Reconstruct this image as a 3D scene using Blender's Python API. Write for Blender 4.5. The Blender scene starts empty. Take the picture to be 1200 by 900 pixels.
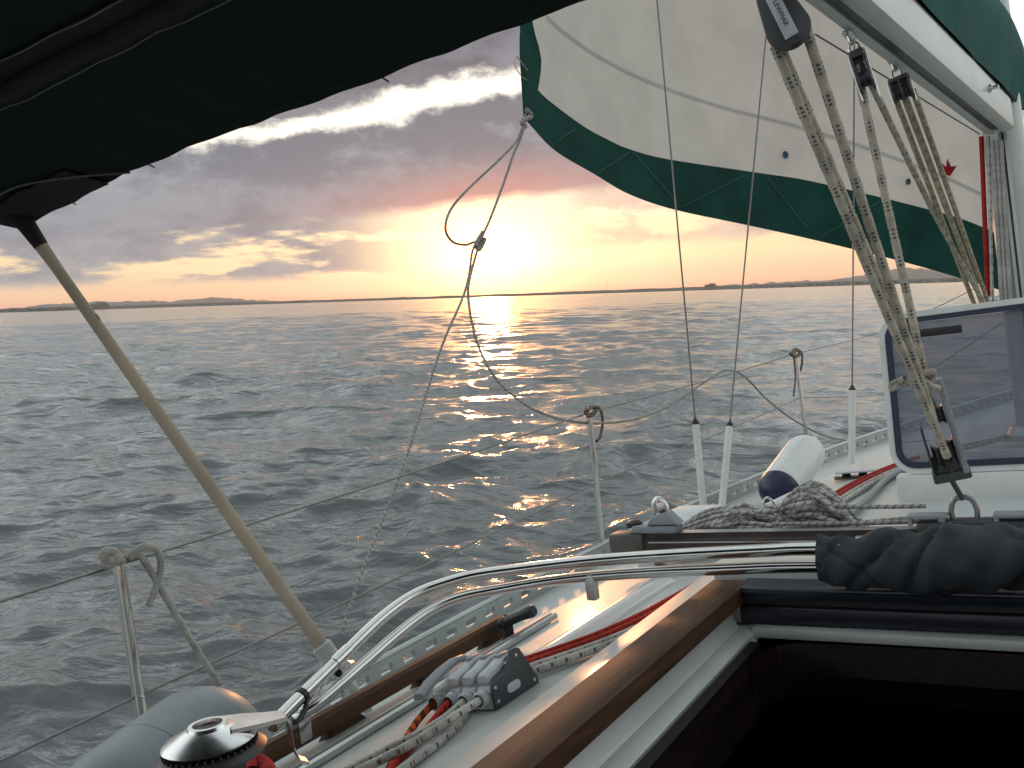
import bpy, bmesh, math, random
import numpy as np
from mathutils import Vector, Matrix, noise as mnoise
R = math.radians
random.seed(7); rng = np.random.default_rng(7)
S = bpy.context.scene; COL = S.collection

# ---------------------------------------------------------------- camera
EYE = 2.15                       # metres above the water
FPX = 1040.0                     # focal length for a 1200 px wide picture
PITCH_CAM = math.atan(103 / FPX); ROLL_CAM = R(-1.83)
MC = Matrix.Rotation(R(90) - PITCH_CAM, 3, 'X') @ Matrix.Rotation(ROLL_CAM, 3, 'Z')
cam = bpy.data.cameras.new('camera'); cam.sensor_width = 36; cam.lens = 36 * FPX / 1200
cam.clip_start = 0.02; cam.clip_end = 90000
co = bpy.data.objects.new('camera', cam); COL.objects.link(co)
co.matrix_world = Matrix.Translation((0, 0, EYE)) @ MC.to_4x4()
S.camera = co
S.view_settings.view_transform = 'Standard'; S.view_settings.look = 'None'
S.view_settings.exposure = 0.10; S.view_settings.gamma = 1; S.view_settings.use_curve_mapping = False
S.cycles.max_bounces = 8; S.cycles.sample_clamp_indirect = 4; S.cycles.use_denoising = True
S.cycles.caustics_reflective = False; S.cycles.caustics_refractive = False

# ---------------------------------------------------------------- node expression helper
class X:
    """a float socket with operators"""
    def __init__(s, t, k): s.t, s.k = t, k
    def m(s, op, *a):
        n = s.t.nodes.new('ShaderNodeMath'); n.operation = op
        for i, v in enumerate((s,) + a):
            if isinstance(v, X): s.t.links.new(v.k, n.inputs[i])
            else: n.inputs[i].default_value = v
        return X(s.t, n.outputs[0])
    def __add__(s, o): return s.m('ADD', o)
    __radd__ = __add__
    def __mul__(s, o): return s.m('MULTIPLY', o)
    __rmul__ = __mul__
    def __sub__(s, o): return s.m('SUBTRACT', o)
    def __rsub__(s, o): return (s * -1) + o
    def __truediv__(s, o): return s.m('DIVIDE', o)
    def sin(s): return s.m('SINE')
    def frac(s): return s.m('FRACT')
    def abs(s): return s.m('ABSOLUTE')
    def exp(s): return s.m('EXPONENT')
    def gt(s, o): return s.m('GREATER_THAN', o)
    def lt(s, o): return s.m('LESS_THAN', o)
    def min(s, o): return s.m('MINIMUM', o)
    def max(s, o): return s.m('MAXIMUM', o)
    def step(s, a, b):           # smooth step from a to b
        n = s.t.nodes.new('ShaderNodeMapRange'); n.interpolation_type = 'SMOOTHSTEP'
        s.t.links.new(s.k, n.inputs[0])
        for i, v in ((1, a), (2, b)):
            if isinstance(v, X): s.t.links.new(v.k, n.inputs[i])
            else: n.inputs[i].default_value = v
        return X(s.t, n.outputs[0])
def mix(t, f, a, b):
    n = t.nodes.new('ShaderNodeMix'); n.data_type = 'RGBA'
    for i, v in ((0, f), (6, a), (7, b)):
        if isinstance(v, X): t.links.new(v.k, n.inputs[i])
        elif isinstance(v, (tuple, list)): n.inputs[i].default_value = (*v, 1)
        elif isinstance(v, (int, float)): n.inputs[i].default_value = v
        else: t.links.new(v, n.inputs[i])
    return n.outputs[2]
def addc(t, a, b, f=1.0):
    n = t.nodes.new('ShaderNodeMix'); n.data_type = 'RGBA'; n.blend_type = 'ADD'
    for i, v in ((0, f), (6, a), (7, b)):
        if isinstance(v, X): t.links.new(v.k, n.inputs[i])
        elif isinstance(v, (tuple, list)): n.inputs[i].default_value = (*v, 1)
        elif isinstance(v, (int, float)): n.inputs[i].default_value = v
        else: t.links.new(v, n.inputs[i])
    return n.outputs[2]
def comb(t, x, y, z):
    n = t.nodes.new('ShaderNodeCombineXYZ')
    for i, v in enumerate((x, y, z)):
        if isinstance(v, X): t.links.new(v.k, n.inputs[i])
        else: n.inputs[i].default_value = v
    return n.outputs[0]
def nz(t, vec, scale=1, detail=4, rough=.5, dist=0):
    n = t.nodes.new('ShaderNodeTexNoise'); t.links.new(vec, n.inputs['Vector'])
    n.inputs['Scale'].default_value = scale; n.inputs['Detail'].default_value = detail
    n.inputs['Roughness'].default_value = rough; n.inputs['Distortion'].default_value = dist
    return X(t, n.outputs[0])

# ---------------------------------------------------------------- sky: Nishita behind a procedural cloud deck
SUN_EL, SUN_AZ = R(3.4), R(-1.3)             # azimuth from +Y towards +X
W = bpy.data.worlds.new('World'); S.world = W; W.use_nodes = True
t = W.node_tree; t.nodes.clear()
out = t.nodes.new('ShaderNodeOutputWorld')
sky = t.nodes.new('ShaderNodeTexSky'); sky.sky_type = 'NISHITA'; sky.sun_disc = False
sky.sun_elevation = SUN_EL; sky.sun_rotation = SUN_AZ; sky.air_density = 1.6; sky.dust_density = 3.0
bg1 = t.nodes.new('ShaderNodeBackground'); bg1.inputs[1].default_value = 0.12
t.links.new(sky.outputs[0], bg1.inputs[0])
tc = t.nodes.new('ShaderNodeTexCoord'); sp = t.nodes.new('ShaderNodeSeparateXYZ')
t.links.new(tc.outputs['Generated'], sp.inputs[0])
dx, dy, dz = (X(t, sp.outputs[i]) for i in range(3))
U = dx.m('ARCTAN2', dy) * 1040.0             # azimuth and elevation of the direction, 1040 to the radian
V = dz.m('ARCSINE') * 1040.0
vec = comb(t, U * .0052, V * .0125, 3.7)
n1 = nz(t, vec, 1, 6, .55) - .5
n2 = nz(t, comb(t, U * .019, V * .030, 9.1), 1, 7, .66) - .5
n3 = nz(t, comb(t, U * .0017, V * .0045, 1.3), 1, 4, .5) - .5
Vd = V + n1 * 42.0 + n2 * 46.0
low = V + n1 * 18.0 + n2 * 18.0
Lo = U * .085 + 112.0                        # underside of the main cloud bank
G = U * .19 + 236.0                          # bright slot across the bank
hw = (U.step(-470, -120) * 15.0 + nz(t, comb(t, U * .016, 2.0, 4.4), 1, 3, .6) * 16.0 - 8.0) * (1.0 - U.step(60, 220))
slot = 1.0 - ((Vd - G).abs() - hw).step(-8.0, 8.0)
slot = slot * U.step(-440, -330) * dy.gt(0.0)
bank = low.step(Lo - 7.0, Lo + 9.0)
left = nz(t, comb(t, U * .0085, V * .036, 5.2), 1, 5, .55)
lm = left.step(.38, .50) * low.step(22, 36) * (1.0 - (U * 1.0).step(-230, -60))
rm = nz(t, comb(t, U * .011, V * .026, 7.7), 1, 5, .6).step(.40, .56) * low.step(42, 66) * U.step(40, 120)
rm = rm * .8
# open sky near the horizon: peach to pale yellow
c0 = mix(t, V.step(0, 16), (1.10, .48, .26), (1.20, .72, .36))
c0 = mix(t, V.step(12, 44), c0, (1.18, .88, .48))
c0 = mix(t, V.step(50, 130), c0, (1.05, .92, .72))
dU = U + 22.0
glow = ((dU * dU) * (-1 / 190.0 ** 2) + ((V - 42.0) * (V - 42.0)) * (-1 / 58.0 ** 2)).exp()
core = ((dU * dU) * (-1 / 62.0 ** 2) + ((V - 42.0) * (V - 42.0)) * (-1 / 42.0 ** 2)).exp()
c0 = addc(t, c0, (1.25, .70, .36), glow); c0 = addc(t, c0, (9.0, 3.1, .70), core)
# cloud shading
warm = ((dU * dU) * (-1 / 170.0 ** 2)).exp() * (1.0 - (low - Lo).step(-14, 62))
cb = mix(t, (n1 * 1.0 + n2 * .9).step(-.15, .17), (.165, .190, .235), (.39, .415, .45))
cb = mix(t, (low - Lo).step(20, 110), mix(t, .5, cb, (.23, .24, .30)), cb)
cb = mix(t, warm * .95, cb, (.74, .33, .28))
up = mix(t, (n1 + n2 * .6).step(-.2, .2), (.12, .13, .17), (.25, .265, .31))
cb = mix(t, (Vd - G).step(-4, 16), cb, up)
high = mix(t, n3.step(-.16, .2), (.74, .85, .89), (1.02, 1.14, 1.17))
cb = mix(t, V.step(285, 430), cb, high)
rise = ((V - U * .25) - 296.0).step(0, 70) * (1.0 - U.step(-260, -120)) + (V - 140.0).step(0, 90) * U.step(190, 330)  # extra-bright sky added out of view, behind bimini and sail, to lighten the sea
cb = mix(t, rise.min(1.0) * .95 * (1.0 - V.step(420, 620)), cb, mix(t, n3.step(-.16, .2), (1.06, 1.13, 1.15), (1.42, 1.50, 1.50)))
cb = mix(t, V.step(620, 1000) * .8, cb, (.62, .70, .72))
cl = mix(t, n2.step(-.2, .2), (.21, .23, .29), (.42, .41, .42))
cl = mix(t, warm * .5, cl, (.9, .6, .42))
cr = mix(t, n2.step(-.2, .2), (.46, .36, .37), (.80, .56, .46))
cr = mix(t, glow.min(.75), cr, (1.3, .95, .6))
cc = mix(t, lm, c0, cl); cc = mix(t, rm, cc, cr); 
cc = mix(t, bank, cc, cb)
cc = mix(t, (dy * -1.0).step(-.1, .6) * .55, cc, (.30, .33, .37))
cc = mix(t, slot, cc, (1.35, 1.27, 1.10))
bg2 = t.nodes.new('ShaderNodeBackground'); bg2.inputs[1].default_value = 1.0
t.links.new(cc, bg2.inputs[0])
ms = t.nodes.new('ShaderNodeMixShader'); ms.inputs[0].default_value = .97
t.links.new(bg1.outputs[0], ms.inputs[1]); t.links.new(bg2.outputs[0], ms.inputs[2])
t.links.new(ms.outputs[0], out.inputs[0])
W.cycles.sampling_method = 'MANUAL'; W.cycles.sample_map_resolution = 1024

# low sun veiled by cloud
sl = bpy.data.lights.new('sun', 'SUN'); sl.energy = .50; sl.angle = R(2.0); sl.color = (1.0, .42, .16)
so = bpy.data.objects.new('sun', sl); COL.objects.link(so)
sd = Vector((math.sin(SUN_AZ) * math.cos(SUN_EL), math.cos(SUN_AZ) * math.cos(SUN_EL), math.sin(SUN_EL)))
so.rotation_euler = sd.to_track_quat('Z', 'Y').to_euler(); so.location = (0, 60, 30)

# ---------------------------------------------------------------- boat frame: origin at the eye, x starboard, y forward, z up
BR = (Matrix.Rotation(-R(31.7), 3, 'Z') @ Matrix.Rotation(R(-1.5), 3, 'X') @ Matrix.Rotation(R(-7.0), 3, 'Y'))
B4 = Matrix.Translation((0, 0, EYE)) @ BR.to_4x4()
XC = -.11                                    # centreline
def ray(px, py):
    return BR.transposed() @ (MC @ Vector(((px - 600) / FPX, (450 - py) / FPX, -1))).normalized()
def on(px, py, ax, v):                       # where a sight line meets a plane of the boat
    d = ray(px, py); return d * (v / d['xyz'.index(ax)])
def V3(*a): return Vector(a)
def ond(px, py, h=.008):                     # where a sight line meets the cabin top (h above it)
    z = -.48
    for _ in range(12):
        p = on(px, py, 'z', z); z = zt(p.x, p.y) + h
    return on(px, py, 'z', z)

# ---------------------------------------------------------------- mesh builder
class MB:
    def __init__(s): s.v, s.f, s.uv, s.mi, s.sm = [], [], [], [], []
    def add(s, vs, fs, uvs=None, mi=0, smooth=True):
        o = len(s.v); s.v += [Vector(p) for p in vs]
        for k, f in enumerate(fs):
            s.f.append([o + i for i in f]); s.mi.append(mi); s.sm.append(smooth)
            s.uv.append(uvs[k] if uvs else [(0, 0)] * len(f))
        return s
    def box(s, c, size, rot=None, bev=0.0, mi=0):
        bm = bmesh.new(); bmesh.ops.create_cube(bm, size=1)
        for v in bm.verts: v.co = Vector((v.co.x * size[0], v.co.y * size[1], v.co.z * size[2]))
        if bev: bmesh.ops.bevel(bm, geom=bm.edges[:], offset=bev, segments=2, profile=.5, affect='EDGES')
        return s._bm(bm, c, rot, mi, bev > 0)
    def _bm(s, bm, c=(0, 0, 0), rot=None, mi=0, smooth=True):
        bm.verts.index_update(); c = Vector(c)
        vs = [((rot @ v.co) if rot else v.co) + c for v in bm.verts]
        s.add(vs, [[v.index for v in f.verts] for f in bm.faces], None, mi, smooth); bm.free(); return s
    def tube(s, pts, r, n=10, mi=0, caps=True, closed=False, flat=None, rfun=None):
        P = [Vector(p) for p in pts]; m = len(P); rs = r if isinstance(r, (list, tuple)) else [r] * m
        T = []
        for i in range(m):
            a = P[(i - 1) % m] if (closed or i) else P[0]; b = P[(i + 1) % m] if (closed or i < m - 1) else P[-1]
            d = b - a; T.append(d.normalized() if d.length > 1e-9 else Vector((0, 0, 1)))
        u = T[0].orthogonal().normalized()
        if flat: u = (flat - T[0] * flat.dot(T[0])).normalized()
        vs, L = [], [0]
        for i in range(m):
            if i: L.append(L[-1] + (P[i] - P[i - 1]).length)
            u = (u - T[i] * u.dot(T[i])).normalized(); w = T[i].cross(u)
            for k in range(n):
                a = 2 * math.pi * k / n; ru, rw = rs[i] if isinstance(rs[i], tuple) else (rs[i], rs[i])
                q = 1.0 if rfun is None else rfun(L[i], a)
                vs.append(P[i] + u * (math.cos(a) * ru * q) + w * (math.sin(a) * rw * q))
        fs, uv = [], []
        for i in range(m if closed else m - 1):
            j = (i + 1) % m; l0, l1 = L[i], (L[j] if j else L[i] + (P[0] - P[i]).length)
            for k in range(n):
                k2 = (k + 1) % n; fs.append([i * n + k, i * n + k2, j * n + k2, j * n + k])
                uv.append([(l0, k / n), (l0, (k + 1) / n), (l1, (k + 1) / n), (l1, k / n)])
        s.add(vs, fs, uv, mi)
        if caps and not closed:
            o = len(s.v) - len(vs)
            for ids in (list(range(n))[::-1], [(m - 1) * n + k for k in range(n)]):
                s.f.append([o + i for i in ids]); s.mi.append(mi); s.sm.append(False); s.uv.append([(0, 0)] * n)
        return s
    def lathe(s, prof, c, axis=(0, 0, 1), n=24, mi=0, caps=True):     # prof: (radius, height)
        ax = Vector(axis).normalized(); u = ax.orthogonal().normalized(); w = ax.cross(u); c = Vector(c)
        vs = [c + ax * h + (u * math.cos(2 * math.pi * k / n) + w * math.sin(2 * math.pi * k / n)) * r for r, h in prof for k in range(n)]
        fs = [[i * n + k, i * n + (k + 1) % n, (i + 1) * n + (k + 1) % n, (i + 1) * n + k] for i in range(len(prof) - 1) for k in range(n)]
        if caps: fs += [list(range(n))[::-1], [(len(prof) - 1) * n + k for k in range(n)]]
        return s.add(vs, fs, None, mi)
    def grid(s, g, mi=0, smooth=True):
        m, n = len(g), len(g[0])
        return s.add([p for row in g for p in row], [[i * n + j, i * n + j + 1, (i + 1) * n + j + 1, (i + 1) * n + j] for i in range(m - 1) for j in range(n - 1)],
                     [[(j / (n - 1), i / (m - 1)), ((j + 1) / (n - 1), i / (m - 1)), ((j + 1) / (n - 1), (i + 1) / (m - 1)), (j / (n - 1), (i + 1) / (m - 1))] for i in range(m - 1) for j in range(n - 1)], mi, smooth)
    def prism(s, poly, d, mi=0, bev=0.0, smooth=False):     # planar polygon (3D points) extruded along vector d
        bm = bmesh.new(); vs = [bm.verts.new(p) for p in poly]; f = bm.faces.new(vs)
        r = bmesh.ops.extrude_face_region(bm, geom=[f])
        bmesh.ops.translate(bm, vec=d, verts=[e for e in r['geom'] if isinstance(e, bmesh.types.BMVert)])
        bmesh.ops.recalc_face_normals(bm, faces=bm.faces[:])
        if bev: bmesh.ops.bevel(bm, geom=bm.edges[:], offset=bev, segments=2, profile=.5, affect='EDGES')
        return s._bm(bm, (0, 0, 0), None, mi, smooth or bev > 0)
    def ball(s, c, r, rot=None, mi=0, u=16, v=10):
        bm = bmesh.new(); bmesh.ops.create_uvsphere(bm, u_segments=u, v_segments=v, radius=1)
        r = r if isinstance(r, (tuple, list)) else (r, r, r)
        for q in bm.verts: q.co = Vector((q.co.x * r[0], q.co.y * r[1], q.co.z * r[2]))
        return s._bm(bm, c, rot, mi)

def spl(pts, k=8, closed=False):              # Catmull-Rom through points
    P = [Vector(p) for p in pts]; m = len(P); o = []
    for i in range(m if closed else m - 1):
        g = lambda j: P[j % m] if closed else P[max(0, min(m - 1, j))]
        a, b, c, d = g(i - 1), g(i), g(i + 1), g(i + 2)
        for q in range(k):
            x = q / k
            o.append(.5 * ((2 * b) + (c - a) * x + (2 * a - 5 * b + 4 * c - d) * x * x + (3 * b - a - 3 * c + d) * x ** 3))
    if not closed: o.append(P[-1])
    return o
def frame(z, x=None):                         # rotation whose local z is z, local x close to x
    z = Vector(z).normalized(); x = Vector(x) if x is not None else z.orthogonal()
    x = (x - z * x.dot(z)).normalized(); y = z.cross(x)
    return Matrix((x, y, z)).transposed()

def mesh(name, mb, mats, base, world=False, auto=None):
    me = bpy.data.meshes.new(name)
    b = Vector(base)
    me.from_pydata([tuple(p - b) for p in mb.v], [], mb.f)
    uv = me.uv_layers.new(name='UVMap'); flat = [c for f in mb.uv for q in f for c in q]
    uv.data.foreach_set('uv', flat)
    me.polygons.foreach_set('use_smooth', mb.sm); me.polygons.foreach_set('material_index', mb.mi)
    for m in (mats if isinstance(mats, (list, tuple)) else [mats]): me.materials.append(m)
    bm = bmesh.new(); bm.from_mesh(me); bmesh.ops.recalc_face_normals(bm, faces=bm.faces[:]); bm.to_mesh(me); bm.free()
    me.set_sharp_from_angle(angle=R(auto or 38))
    return me
def tag(o, label, cat, group=None):
    o['label'] = label; o['category'] = cat
    if group: o['group'] = group
    return o
def thing(name, label, cat, base, group=None):
    o = bpy.data.objects.new(name, None); COL.objects.link(o); o.empty_display_size = .05
    o.matrix_world = B4 @ Matrix.Translation(base); o['_b'] = list(base)
    return tag(o, label, cat, group)
def base_of(o):
    while o.parent: o = o.parent
    return Vector(o['_b'])
def part(name, mb, mats, parent, label=None, auto=None):
    o = bpy.data.objects.new(name, mesh(name, mb, mats, base_of(parent), auto=auto)); COL.objects.link(o)
    o.parent = parent
    if label: o['label'] = label
    return o
def solo(name, mb, mats, label, cat, base=None, group=None, auto=None):
    b = Vector(base) if base is not None else mb.v[0].copy()
    o = bpy.data.objects.new(name, mesh(name, mb, mats, b, auto=auto)); COL.objects.link(o)
    o.matrix_world = B4 @ Matrix.Translation(b); o['_b'] = list(b)
    return tag(o, label, cat, group)

# ---------------------------------------------------------------- materials
def mat(name, col, rough=.5, metal=0., bump=0., bscale=60, var=.0, vscale=6, spec=.5, coat=0., trans=0., dirt=None, tilt=(1, 1, 1)):
    m = bpy.data.materials.new(name); m.use_nodes = True; t = m.node_tree
    p = t.nodes['Principled BSDF']; p.inputs['Roughness'].default_value = rough; p.inputs['Metallic'].default_value = metal
    p.inputs['Specular IOR Level'].default_value = spec; p.inputs['Coat Weight'].default_value = coat; p.inputs['Coat Roughness'].default_value = .12
    tc = t.nodes.new('ShaderNodeTexCoord'); mp = t.nodes.new('ShaderNodeMapping'); t.links.new(tc.outputs['Object'], mp.inputs[0])
    mp.inputs['Scale'].default_value = tilt; v = mp.outputs[0]
    p.inputs['Base Color'].default_value = (*col, 1)
    if var or dirt:
        n = nz(t, v, vscale, 6, .62)
        c = mix(t, n.step(.32, .68), tuple(x * (1 - var) for x in col), tuple(min(1, x * (1 + var)) for x in col))
        if dirt: c = mix(t, nz(t, v, vscale * 3.1, 8, .7).step(.52, .74) * dirt[1], c, dirt[0])
        t.links.new(c, p.inputs['Base Color'])
        t.links.new((n * .3 + (rough - .15)).k, p.inputs['Roughness'])
    if bump:
        b = t.nodes.new('ShaderNodeBump'); b.inputs['Strength'].default_value = 1; b.inputs['Distance'].default_value = bump
        t.links.new(nz(t, v, bscale, 5, .6).k, b.inputs['Height']); t.links.new(b.outputs[0], p.inputs['Normal'])
    if trans: p.inputs['Transmission Weight'].default_value = trans
    return m
def rope_mat(name, col, fl=None, pitch=.06, duty=.4, rings=5, tick=.006, solid=False, col2=None):
    m = bpy.data.materials.new(name); m.use_nodes = True; t = m.node_tree; p = t.nodes['Principled BSDF']
    p.inputs['Roughness'].default_value = .85; p.inputs['Specular IOR Level'].default_value = .25
    uv = t.nodes.new('ShaderNodeUVMap'); s = t.nodes.new('ShaderNodeSeparateXYZ'); t.links.new(uv.outputs[0], s.inputs[0])
    u, v = X(t, s.outputs[0]), X(t, s.outputs[1])
    w1 = ((u * (1 / tick)) + v * rings).frac(); w2 = ((u * (1 / tick)) - v * rings).frac()
    h = (w1 - .5).abs().max((w2 - .5).abs())
    tc = t.nodes.new('ShaderNodeTexCoord'); n = nz(t, tc.outputs['Object'], 45, 6, .65); nb = nz(t, tc.outputs['Object'], 9, 3, .5)
    c = mix(t, (n * .6 + nb * .4).step(.36, .64), tuple(x * .68 for x in col), tuple(min(1, x * 1.18) for x in col))
    if fl:
        a = (u * (1 / pitch)).frac().lt(duty)
        if solid: k = ((u * (1 / pitch)) + v * 1.0).frac().lt(duty)
        else: k = a * ((u * (6.283 / tick)).sin()).gt(-.3) * ((v * (2 * math.pi * rings)).sin()).gt(-.1)
        c = mix(t, k * (n.step(.25, .5) * .35 + .5), c, fl)
    t.links.new(c, p.inputs['Base Color'])
    b = t.nodes.new('ShaderNodeBump'); b.inputs['Distance'].default_value = .0012; t.links.new((h + n * .6).k, b.inputs['Height']); t.links.new(b.outputs[0], p.inputs['Normal'])
    return m
def wood(name, a, b, rough=.5, coat=0., g=(34, 2.2, 34)):
    m = bpy.data.materials.new(name); m.use_nodes = True; t = m.node_tree; p = t.nodes['Principled BSDF']; p.inputs['Specular IOR Level'].default_value = .3
    tc = t.nodes.new('ShaderNodeTexCoord'); mp = t.nodes.new('ShaderNodeMapping'); t.links.new(tc.outputs['Object'], mp.inputs[0]); mp.inputs['Scale'].default_value = g
    n = nz(t, mp.outputs[0], 1.0, 7, .62, .6); f = nz(t, mp.outputs[0], 5.5, 4, .7); big = nz(t, tc.outputs['Object'], 5, 3, .5)
    c = mix(t, n.step(.34, .66), a, b); c = mix(t, f.step(.5, .72) * .6, c, tuple(x * .4 for x in a)); c = mix(t, big.step(.45, .7) * .4, c, tuple(x * 1.3 for x in b))
    t.links.new(c, p.inputs['Base Color']); p.inputs['Roughness'].default_value = rough; p.inputs['Coat Weight'].default_value = coat
    t.links.new((n * .25 + (rough - .12)).k, p.inputs['Roughness'])
    bp = t.nodes.new('ShaderNodeBump'); bp.inputs['Distance'].default_value = .0012; t.links.new((n + f * .5).k, bp.inputs['Height']); t.links.new(bp.outputs[0], p.inputs['Normal'])
    return m
def cloth(name, col, trans=.3, weave=700, var=.1, fold=0., sheen=0.):
    m = bpy.data.materials.new(name); m.use_nodes = True; t = m.node_tree; p = t.nodes['Principled BSDF']; o = t.nodes['Material Output']
    p.inputs['Roughness'].default_value = .8; p.inputs['Specular IOR Level'].default_value = .2
    tc = t.nodes.new('ShaderNodeTexCoord'); n = nz(t, tc.outputs['Object'], 3.2, 6, .6); w = nz(t, tc.outputs['Object'], weave, 2, .5)
    c = mix(t, n.step(.3, .7), tuple(x * (1 - var) for x in col), tuple(min(1, x * (1 + var)) for x in col))
    t.links.new(c, p.inputs['Base Color'])
    b = t.nodes.new('ShaderNodeBump'); b.inputs['Distance'].default_value = .002
    t.links.new((w * .25 + nz(t, tc.outputs['Object'], 14, 5, .55) * fold).k, b.inputs['Height']); t.links.new(b.outputs[0], p.inputs['Normal'])
    if trans:
        tr = t.nodes.new('ShaderNodeBsdfTranslucent'); t.links.new(c, tr.inputs[0]); mx = t.nodes.new('ShaderNodeMixShader'); mx.inputs[0].default_value = trans
        t.links.new(p.outputs[0], mx.inputs[1]); t.links.new(tr.outputs[0], mx.inputs[2]); t.links.new(mx.outputs[0], o.inputs[0])
    return m

gel = mat('gelcoat', (.56, .585, .565), .34, bump=.0004, bscale=9, var=.05, vscale=4, coat=.25, dirt=((.42, .40, .35), .35))
gel2 = mat('gelcoat_gloss', (.70, .69, .65), .13, var=.03, vscale=5, coat=.6)
nonskid = mat('nonskid_deck', (.54, .56, .54), .42, bump=.0009, bscale=330, var=.06, vscale=3, coat=.15, dirt=((.40, .38, .33), .3))
hullm = mat('hull_white', (.7, .7, .68), .25, var=.04)
steel = mat('stainless_steel', (.66, .65, .63), .13, 1.0, bump=.00012, bscale=40, var=.06, vscale=14)
chrome = mat('chrome', (.78, .77, .76), .24, 1.0, var=.04, vscale=20)
wire = mat('wire', (.20, .195, .19), .45, .7)
alu = mat('anodised_aluminium', (.55, .56, .55), .36, .75, bump=.0002, bscale=90, var=.08, vscale=7)
rail = mat('perforated_rail', (.42, .45, .44), .34, .6, var=.1, vscale=8)
spar = mat('painted_spar', (.46, .49, .475), .34, .15, bump=.0003, bscale=20, var=.06, vscale=5, dirt=((.35, .34, .3), .3))
black = mat('black_plastic', (.018, .018, .02), .42, var=.2, vscale=30, bump=.0003, bscale=200)
dark = mat('dark_plastic', (.045, .046, .05), .38, var=.15, vscale=20, bump=.0002, bscale=120)
grey = mat('grey_plastic', (.26, .28, .30), .45, var=.1, vscale=22, bump=.0003, bscale=150)
lgrey = mat('light_grey_plastic', (.54, .56, .58), .42, var=.1, vscale=22, bump=.0003, bscale=150, dirt=((.2, .19, .18), .4))
brownm = mat('weathered_brown_metal', (.055, .042, .036), .45, .3, var=.3, vscale=11)
pvc = mat('white_plastic', (.72, .73, .71), .34, var=.05, vscale=12, dirt=((.4, .39, .35), .35))
navy = mat('navy_vinyl', (.012, .016, .06), .32, var=.1)
bluegs = mat('blue_gasket', (.020, .030, .066), .5, var=.15)
fgrey = mat('grey_vinyl', (.22, .26, .275), .42, bump=.0006, bscale=30, var=.16, vscale=5, dirt=((.12, .13, .14), .6))
teak = wood('teak', (.040, .018, .010), (.120, .057, .027), .58, .0)
mahog = wood('mahogany', (.007, .004, .003), (.018, .009, .006), .5, .03)
sailw = cloth('sail_cloth', (.66, .65, .60), .38, 500, .07, 1.6)
sailg = cloth('green_strip_cloth', (.006, .052, .041), .08, 500, .25, .5)
seamm = cloth('seam_cloth', (.54, .535, .50), .2, 500, .05)
canvas = cloth('green_canvas', (.0055, .0150, .0125), .002, 600, .3, 1.2)
canvb = cloth('canvas_binding', (.030, .026, .023), .0, 600, .3, .6)
thread = cloth('pale_stitching', (.17, .155, .14), 0, 900, .2)
cover = cloth('teal_cover_cloth', (.006, .090, .083), .0, 600, .25, 1.5)
hood = cloth('charcoal_canvas', (.052, .060, .070), .0, 800, .25, 1.0)
webb = cloth('beige_webbing', (.58, .51, .385), .05, 900, .15, .2)
dot = cloth('dot_film', (.05, .14, .20), .3, 900, .1); red_film = cloth('red_film', (.28, .012, .02), .3, 900, .1)
r_main = rope_mat('rope_beige_blue', (.50, .455, .37), (.045, .055, .10), .058, .42, 5, .0085)
r_tail = rope_mat('rope_beige', (.46, .41, .29), (.10, .09, .06), .05, .3, 4, .009)
r_grey = rope_mat('rope_grey', (.40, .385, .36), (.17, .165, .16), .019, .35, 4, .006, solid=True)
r_white = rope_mat('rope_white_fleck', (.52, .50, .46), (.16, .03, .04), .032, .35, 3, .010)
r_whiteb = rope_mat('rope_white_dark', (.52, .50, .46), (.05, .05, .06), .030, .35, 3, .010)
r_red = rope_mat('rope_red_fleck', (.42, .026, .018), (.02, .008, .012), .020, .5, 1, .008)
r_org = rope_mat('rope_black_orange', (.55, .09, .025), (.012, .010, .012), .030, .5, 1, .007, solid=True)
r_brown = rope_mat('rope_brown', (.22, .17, .13), (.06, .045, .04), .014, .4, 3, .006, solid=True)
r_plain = rope_mat('rope_plain_grey', (.42, .41, .385))
r_heap = rope_mat('rope_pale_grey', (.56, .54, .51), (.22, .22, .22), .022, .30, 4, .006, solid=True)
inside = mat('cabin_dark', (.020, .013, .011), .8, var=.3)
pane_m = bpy.data.materials.new('smoked_acrylic'); pane_m.use_nodes = True
_t = pane_m.node_tree; _p = _t.nodes['Principled BSDF']; _p.inputs['Base Color'].default_value = (.25, .26, .285, 1); _p.inputs['Roughness'].default_value = .22
_tr = _t.nodes.new('ShaderNodeBsdfTransparent'); _tr.inputs[0].default_value = (.64, .66, .73, 1); _mx = _t.nodes.new('ShaderNodeMixShader')
_tc = _t.nodes.new('ShaderNodeTexCoord'); _n = nz(_t, _tc.outputs['Object'], 7, 6, .65)
_t.links.new((_n.step(.3, .75) * .24 + .27).k, _mx.inputs[0]); _t.links.new(_tr.outputs[0], _mx.inputs[1]); _t.links.new(_p.outputs[0], _mx.inputs[2])
_t.links.new(_mx.outputs[0], _t.nodes['Material Output'].inputs[0])

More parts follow.
